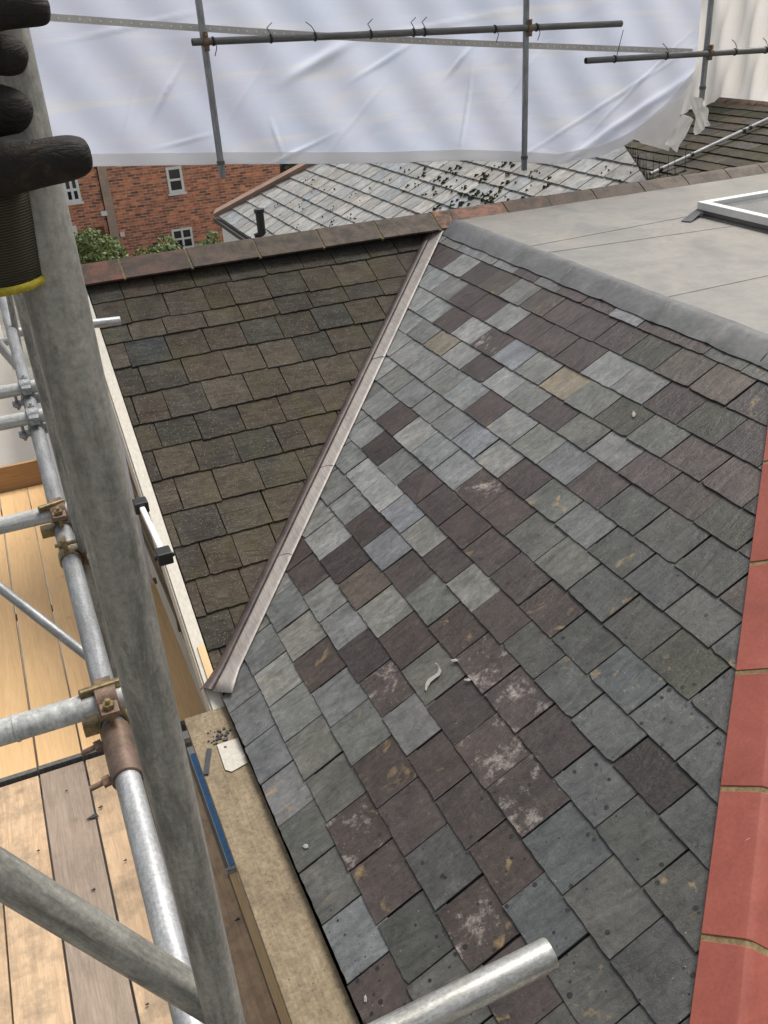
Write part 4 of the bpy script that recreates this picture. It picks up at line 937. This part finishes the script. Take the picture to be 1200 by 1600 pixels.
for k in range(5):
    mb = MB(); a, b_ = rP(-.9 + k * .46, Vr + .02, .03), rP(-.9 + k * .46 + .445, Vr + .02, .03); rings = []
    for P_ in (a, b_): rings.append([P_ + Vector((x, 0, z)) for x, z in ((-.13, -.075), (-.06, -.02), (0, .0), (.06, -.02), (.13, -.075), (.11, -.09), (-.11, -.09))])
    mb.sweep(rings, caps=True); mb.attrs = [((.19, .10, .06), (0, 0, 0), (0, 0, 0))] * len(mb.f); build('ridge_tile', mb, M_RIDGE, rr_)
tag(rr_, 'neighbouring roof of dark brown slates with a rust coloured ridge tile under the white sheet', 'house')
# pole lying on it
pa, pb = at(1016, 272, rP(0, 0, .06), rn), at(1204, 184, rP(0, 0, .06), rn)
pt = tube('pole', pa, pb + (pb - pa) * .5, 'thin pale metal pole with black clips lying on the mossy roof', M_TUBEW, .017, 'pole', None)
for t in (.07, .24 * 1.35, .56 * 1.35, .60 * 1.35):
    L = (pb - pa).length * 1.0; mb = MB(); mb.cyl((0, 0, L * t), (0, 0, L * t + .03), .024, 16); c_ = build('clip', mb, M_BLACK, None, origin=(0, 0, 0)); c_.parent = pt; c_.location = (0, 0, 0)
# bird spikes
mb = MB()
def rpt(x, y, h=0): return at(x, y, rP(0, 0, h), rn)
def spk(x, y, x1, y1, r_=.003):
    a = rpt(x, y, .02); h = (y - y1) / 190; mb.cyl(a, a + Vector(((x1 - x) / 220, 0, h)), r_, 6, r_ * .6)
for k in range(26):
    t = k / 25; x, y = 980 + 38 * t + random.uniform(-2, 2), 236 + 58 * t; spk(x, y, x - random.uniform(-3, 6), y - random.uniform(14, 30))
for x, y, h in ((985, 290, 32), (967, 290, 22), (1000, 292, 40), (1010, 285, 48), (1030, 285, 38), (1043, 278, 40), (1055, 274, 36), (1070, 266, 44), (1020, 290, 50)): spk(x, y, x - random.uniform(2, 7), y - h, .0035)
mb.beam(rpt(979, 234, .018), rpt(1018, 292, .018), .02, .012); mb.beam(rpt(1014, 289, .018), rpt(1072, 266, .018), .02, .012)
tag(build('bird_spikes', mb, M_DARK), 'rows of thin dark bird spikes where the two neighbouring roofs meet', 'bird spikes')

# ------------------------------------------------------------------ brick cottages
YB = 24.0
bh = empty('brick_house', (5, YB, -3.3))
P0, P1 = atY(166, 300, YB), atY(432, 262, YB)
def wallbox(mb, x0, x1, z0, z1, y=YB): mb.box(x0, x1, y, y + .3, z0, z1)
mb = MB(); wallbox(mb, P0.x, P1.x + .1, -3.3, 2.2); mb.box(P0.x, P1.x + .1, YB + .3, YB + 7, -3.3, 2.19); build('wall', mb, M_BRICK, bh)
mb = MB(); mb.prism([(P0.x - .2, YB - .3, 2.19), (P0.x - .2, YB + 7.3, 2.19), (P0.x - .2, YB + 3.5, 4.6)], (P1.x - P0.x + .5, 0, 0)); build('roof', mb, M_LEADD, bh)
def win(parent, x0, y0, x1, y1, cols_, rows_, frame_m=M_WHITE, fw_=.07, Y=YB, bar=.035):
    a, b_ = atY(x0, y0, Y), atY(x1, y1, Y); x0, x1, z0, z1 = a.x, b_.x, min(a.z, b_.z), max(a.z, b_.z)
    mb = MB(); y0_ = Y - .03
    for q in ((x0, x1, z1 - fw_, z1), (x0, x1, z0, z0 + fw_), (x0, x0 + fw_, z0 + fw_ + .001, z1 - fw_ - .001), (x1 - fw_, x1, z0 + fw_ + .001, z1 - fw_ - .001)): mb.box(q[0], q[1], y0_, Y + .05, q[2], q[3])
    for i in range(1, cols_): xx = x0 + (x1 - x0) * i / cols_; mb.box(xx - bar, xx + bar, y0_ + .006, Y + .04, z0 + fw_, z1 - fw_)
    for i in range(1, rows_): zz = z0 + (z1 - z0) * i / rows_; mb.box(x0 + fw_, x1 - fw_, y0_ + .011, Y + .035, zz - bar, zz + bar)
    f_ = build('window', mb, frame_m, parent)
    mb = MB(); mb.box(x0 + fw_ - .01, x1 - fw_ + .01, Y - .008, Y - .003, z0 + fw_ - .01, z1 - fw_ + .01); build('glass', mb, M_GLASS, f_)
    mb = MB(); mb.box(x0 - .04, x1 + .04, Y - .07, Y - .0305, z0 - .06, z0 - .002); build('sill', mb, frame_m, f_)
win(bh, 258, 262, 289, 299, 1, 2, fw_=.07, bar=.03); win(bh, 267, 359, 304, 386, 2, 2, fw_=.06, bar=.028)
mb = MB(); mb.box(*[atY(240, 385, YB).x, atY(250, 385, YB).x], YB - .02, YB - .001, atY(240, 387, YB).z, atY(240, 380, YB).z); build('air_brick', mb, M_DARK, bh)
mb = MB(); q = atY(191, 366, YB); mb.box(q.x - .06, q.x + .06, YB - .06, YB - .001, q.z - .06, q.z + .06); build('alarm_box', mb, M_WHITE, bh)
mb = MB(); a = atY(158, 262, YB); b_ = atY(176, 378, YB); xs_ = (a.x + b_.x) / 2; mb.box(a.x - .13 + .02, a.x + .13, YB - .035, YB - .002, -3.3, 2.1); build('render_strip', mb, M_STONE, bh)
tag(bh, 'taller orange brick house with two small white windows beyond the old ridge', 'brick house')
bh2 = empty('brick_cottage', (1, YB, -3.3))
mb = MB(); wallbox(mb, P0.x - 5, P0.x - .14, -3.3, 1.6, YB + .04); mb.box(P0.x - 5, P0.x - .14, YB + .34, YB + 6, -3.3, 1.59); build('wall', mb, M_BRICK, bh2)
mb = MB(); mb.prism([(P0.x - 5.2, YB - .2, 1.6), (P0.x - 5.2, YB + 6.3, 1.6), (P0.x - 5.2, YB + 3, 3.8)], (5.0, 0, 0)); build('roof', mb, M_LEADD, bh2)
win(bh2, 96, 279, 128, 314, 2, 2, Y=YB + .04, fw_=.07, bar=.035); win(bh2, 90, 356, 126, 386, 2, 2, Y=YB + .04, fw_=.1)
win(bh2, 135, 357, 168, 384, 3, 2, M_BROWNP, .10, Y=YB + .04, bar=.018)
mb = MB(); q = atY(162, 333, YB); mb.box(q.x - .08, q.x + .08, YB - .14, YB + .038, q.z - .05, q.z + .06); build('floodlight', mb, M_WHITE, bh2)
tag(bh2, 'smaller brick cottage with a brown framed window, partly behind the gloved hand', 'cottage')

# ------------------------------------------------------------------ planting behind the ridge
def leafy(name, c_, rad, n_, size, m_, label, cat, trunk=None):
    root = empty(name, (c_[0], c_[1], -3.3)); mb = MB()
    lob = [Vector((random.gauss(0, .45) * rad[0], random.gauss(0, .45) * rad[1], random.gauss(0, .4) * rad[2])) for _ in range(14)]
    for k in range(n_):
        L_ = random.choice(lob); v = Vector((random.gauss(0, 1), random.gauss(0, 1), random.gauss(0, 1))).normalized() * random.uniform(.5, 1) ** .5
        p = Vector(c_) + L_ + Vector((v.x * rad[0], v.y * rad[1], v.z * rad[2])) * .45
        a = Vector((random.gauss(0, 1), random.gauss(0, 1), random.gauss(0, 1))).normalized(); b_ = a.orthogonal().normalized(); s_ = size * random.uniform(.6, 1.4)
        mb.add([p - a * s_, p + b_ * s_ * .5, p + a * s_, p - b_ * s_ * .5], [(0, 1, 2, 3)])
    build('foliage' if trunk is None else 'crown', mb, m_, root)
    mb = MB(); top = Vector(c_); mb.cyl((c_[0], c_[1], -3.3), top, .16 if trunk else .05, 10, .05 if trunk else .02)
    for k in range(5):
        v = Vector((random.gauss(0, .5) * rad[0], random.gauss(0, .5) * rad[1], random.uniform(.1, .7) * rad[2])); mb.cyl(top - Vector((0, 0, rad[2] * .5)), top + v, .04, 6, .012)
    build('trunk' if trunk else 'stem', mb, M_BARK, root); return tag(root, label, cat, 'garden plants behind the ridge')
leafy('shrub', tuple(atY(148, 398, 20)), (.55, .5, .45), 2600, .05, M_LEAF, 'bright green shrub below the brown framed window', 'shrub')
leafy('shrub', tuple(atY(178, 396, 20.5)), (.3, .4, .35), 900, .05, M_LEAF, 'sparse twiggy shrub right of the bright green one', 'shrub')
leafy('shrub', tuple(atY(262, 395, 21)), (.6, .4, .28), 1500, .05, M_LEAF, 'low shrub below the four pane white window', 'shrub')
leafy('shrub', tuple(atY(335, 384, 21)), (.4, .4, .26), 1200, .05, M_LEAF, 'low leafy shrub beside the white wall of the outbuilding', 'shrub')
leafy('tree', tuple(atY(475, 245, 30)), (2.0, 1.5, 2.0), 6000, .14, M_LEAFD, 'dark evergreen tree between the brick house and the pale slate roof', 'tree', trunk=1)

# ------------------------------------------------------------------ the gloved hand on the upright
def axd(y):   # depth of the gripped upright at image height y
    x = 262 + .235 * (y - 1200); p = at(x, y, (0, Y1, 0), (0, 1, 0)); return (p - CAM).dot(fw)
def skin_obj(name, verts, edges, radii, m_, parent, scale=1.0, sub=2, root=0):
    o0 = Vector(parent['_w']); me = bpy.data.meshes.new(name); me.from_pydata([tuple(v - o0) for v in verts], edges, []); me.materials.append(m_)
    o = bpy.data.objects.new(name, me); COL.objects.link(o); o.parent = parent; o['_w'] = tuple(o0)
    sk = o.modifiers.new('skin', 'SKIN'); sk.use_smooth_shade = True
    lay = me.skin_vertices[0].data if me.skin_vertices else None
    if lay is None:
        bm = bmesh.new(); bm.from_mesh(me); bm.verts.layers.skin.verify(); bm.to_mesh(me); bm.free(); lay = me.skin_vertices[0].data
    for i, r_ in enumerate(radii): 
        rr = r_ if isinstance(r_, tuple) else (r_, r_)
        lay[i].radius = (rr[0] * scale, rr[1] * scale)
    lay[root].use_root = True
    ss = o.modifiers.new('sub', 'SUBSURF'); ss.levels = sub; ss.render_levels = sub
    return o
V, Eg, Rr = [], [], []
def node(x, y, d, rpx, prev=None):
    V.append(atd(x, y, d)); Rr.append(rpx * d / FPX); k = len(V) - 1
    if prev is not None: Eg.append((prev, k))
    return k
d0 = axd(150)
palm = node(-62, 190, d0 + .015, 66)
wr = node(-24, 330, axd(335) - .03, 58, palm); ar = node(-40, 400, axd(400) - .03, 40, wr)
fa = node(-150, 450, axd(440) - .05, 42, ar); el = node(-480, 600, axd(440) - .10, 60, fa); sh_n = node(-800, 900, .5, 80, el)
kn = node(-62, 90, d0 + .01, 50, palm)
f1 = node(-46, 26, axd(20) - .016, 32, kn); f1b = node(8, 16, axd(20) - .036, 29, f1); f1c = node(52, 15, axd(20) - .036, 27, f1b); f1d = node(70, 17, axd(20) - .034, 23, f1c); f1e = node(80, 18, axd(20) - .033, 15, f1d)
f2 = node(-34, 84, axd(100) - .006, 46, kn); f2b = node(0, 84, axd(100) - .018, 42, f2); f2c = node(24, 90, axd(100) - .012, 33, f2b); f2d = node(36, 96, axd(100) - .006, 22, f2c)
f3 = node(-34, 170, axd(180) - .006, 54, palm); f3b = node(0, 168, axd(180) - .022, 48, f3); f3c = node(28, 176, axd(180) - .016, 38, f3b); f3d = node(42, 184, axd(180) - .008, 24, f3c)
f4 = node(-50, 238, axd(210) + .0, 40, palm); f4b = node(-6, 230, axd(210) - .014, 28, f4); f4c = node(8, 230, axd(210) - .008, 16, f4b)
t1 = node(-44, 272, axd(270) - .020, 54, palm); t2 = node(14, 262, axd(262) - .048, 45, t1); t3 = node(62, 256, axd(250) - .049, 37, t2); t4 = node(104, 247, axd(250) - .046, 38, t3); t5 = node(130, 242, axd(250) - .042, 32, t4); t6 = node(143, 240, axd(250) - .040, 20, t5)
person = empty('person', (-1.1, -3.6, ZD))
skin_obj('body', V, Eg, Rr, M_SKIN, person, .90)
gl_idx = [i for i in range(len(V)) if i not in (ar, fa, el, sh_n)]; mp = {i: k for k, i in enumerate(gl_idx)}
skin_obj('glove', [V[i] for i in gl_idx], [(mp[a], mp[b_]) for a, b_ in Eg if a in mp and b_ in mp], [Rr[i] for i in gl_idx], M_GLOVE, person, 1.0)
def sleeve(name, pts, m_, caps=False, seg=28, th=.003):
    mb = MB(); rings = []
    for i, (p, r_) in enumerate(pts):
        a = pts[min(i + 1, len(pts) - 1)][0] - pts[max(i - 1, 0)][0]; a.normalize(); x = a.cross(Vector((0, 0, 1))).normalized(); y = a.cross(x)
        rings.append([p + (x * math.cos(t) + y * math.sin(t)) * r_ for t in [2 * math.pi * k / seg for k in range(seg)]])
    mb.sweep(rings); o = build(name, mb, m_, person, smooth=True); s_ = o.modifiers.new('s', 'SOLIDIFY'); s_.thickness = th; return o
c0, c1 = atd(-34, 285, axd(300) - .028), atd(-2, 428, axd(440) - .020)
rc = 68 * axd(400) / FPX
sleeve('glove_cuff', [(c0.lerp(c1, t), rc * (1.03 + .0 * t + .05 * t * t)) for t in (0, .2, .4, .6, .8, 1)], M_KNIT)
dv = (c1 - c0).normalized()
mb = MB(); rings = []; x = dv.cross(Vector((0, 0, 1))).normalized(); y = dv.cross(x)
for k in range(33):
    t = 2 * math.pi * k / 32; d_ = x * math.cos(t) + y * math.sin(t)
    rings.append([c1 + d_ * (rc * 1.085 + .0022 * math.cos(s_)) + dv * (.0034 * math.sin(s_)) for s_ in [math.pi / 4 * q for q in range(8)]])
mb.sweep(rings); build('glove_hem', mb, M_HEM, person, smooth=True)
sleeve('jacket_sleeve', [(V[fa].lerp(V[el], t) if t <= 1 else V[el].lerp(V[sh_n], t - 1), r_) for t, r_ in ((.1, .030), (.5, .034), (1, .040), (1.5, .048), (2, .055))], M_SLEEVEC)
tag(person, 'worker arm in a black glove with a yellow hemmed knit cuff gripping the upright tube', 'person')
for o in bpy.data.objects:
    if '_w' in o.keys(): del o['_w']
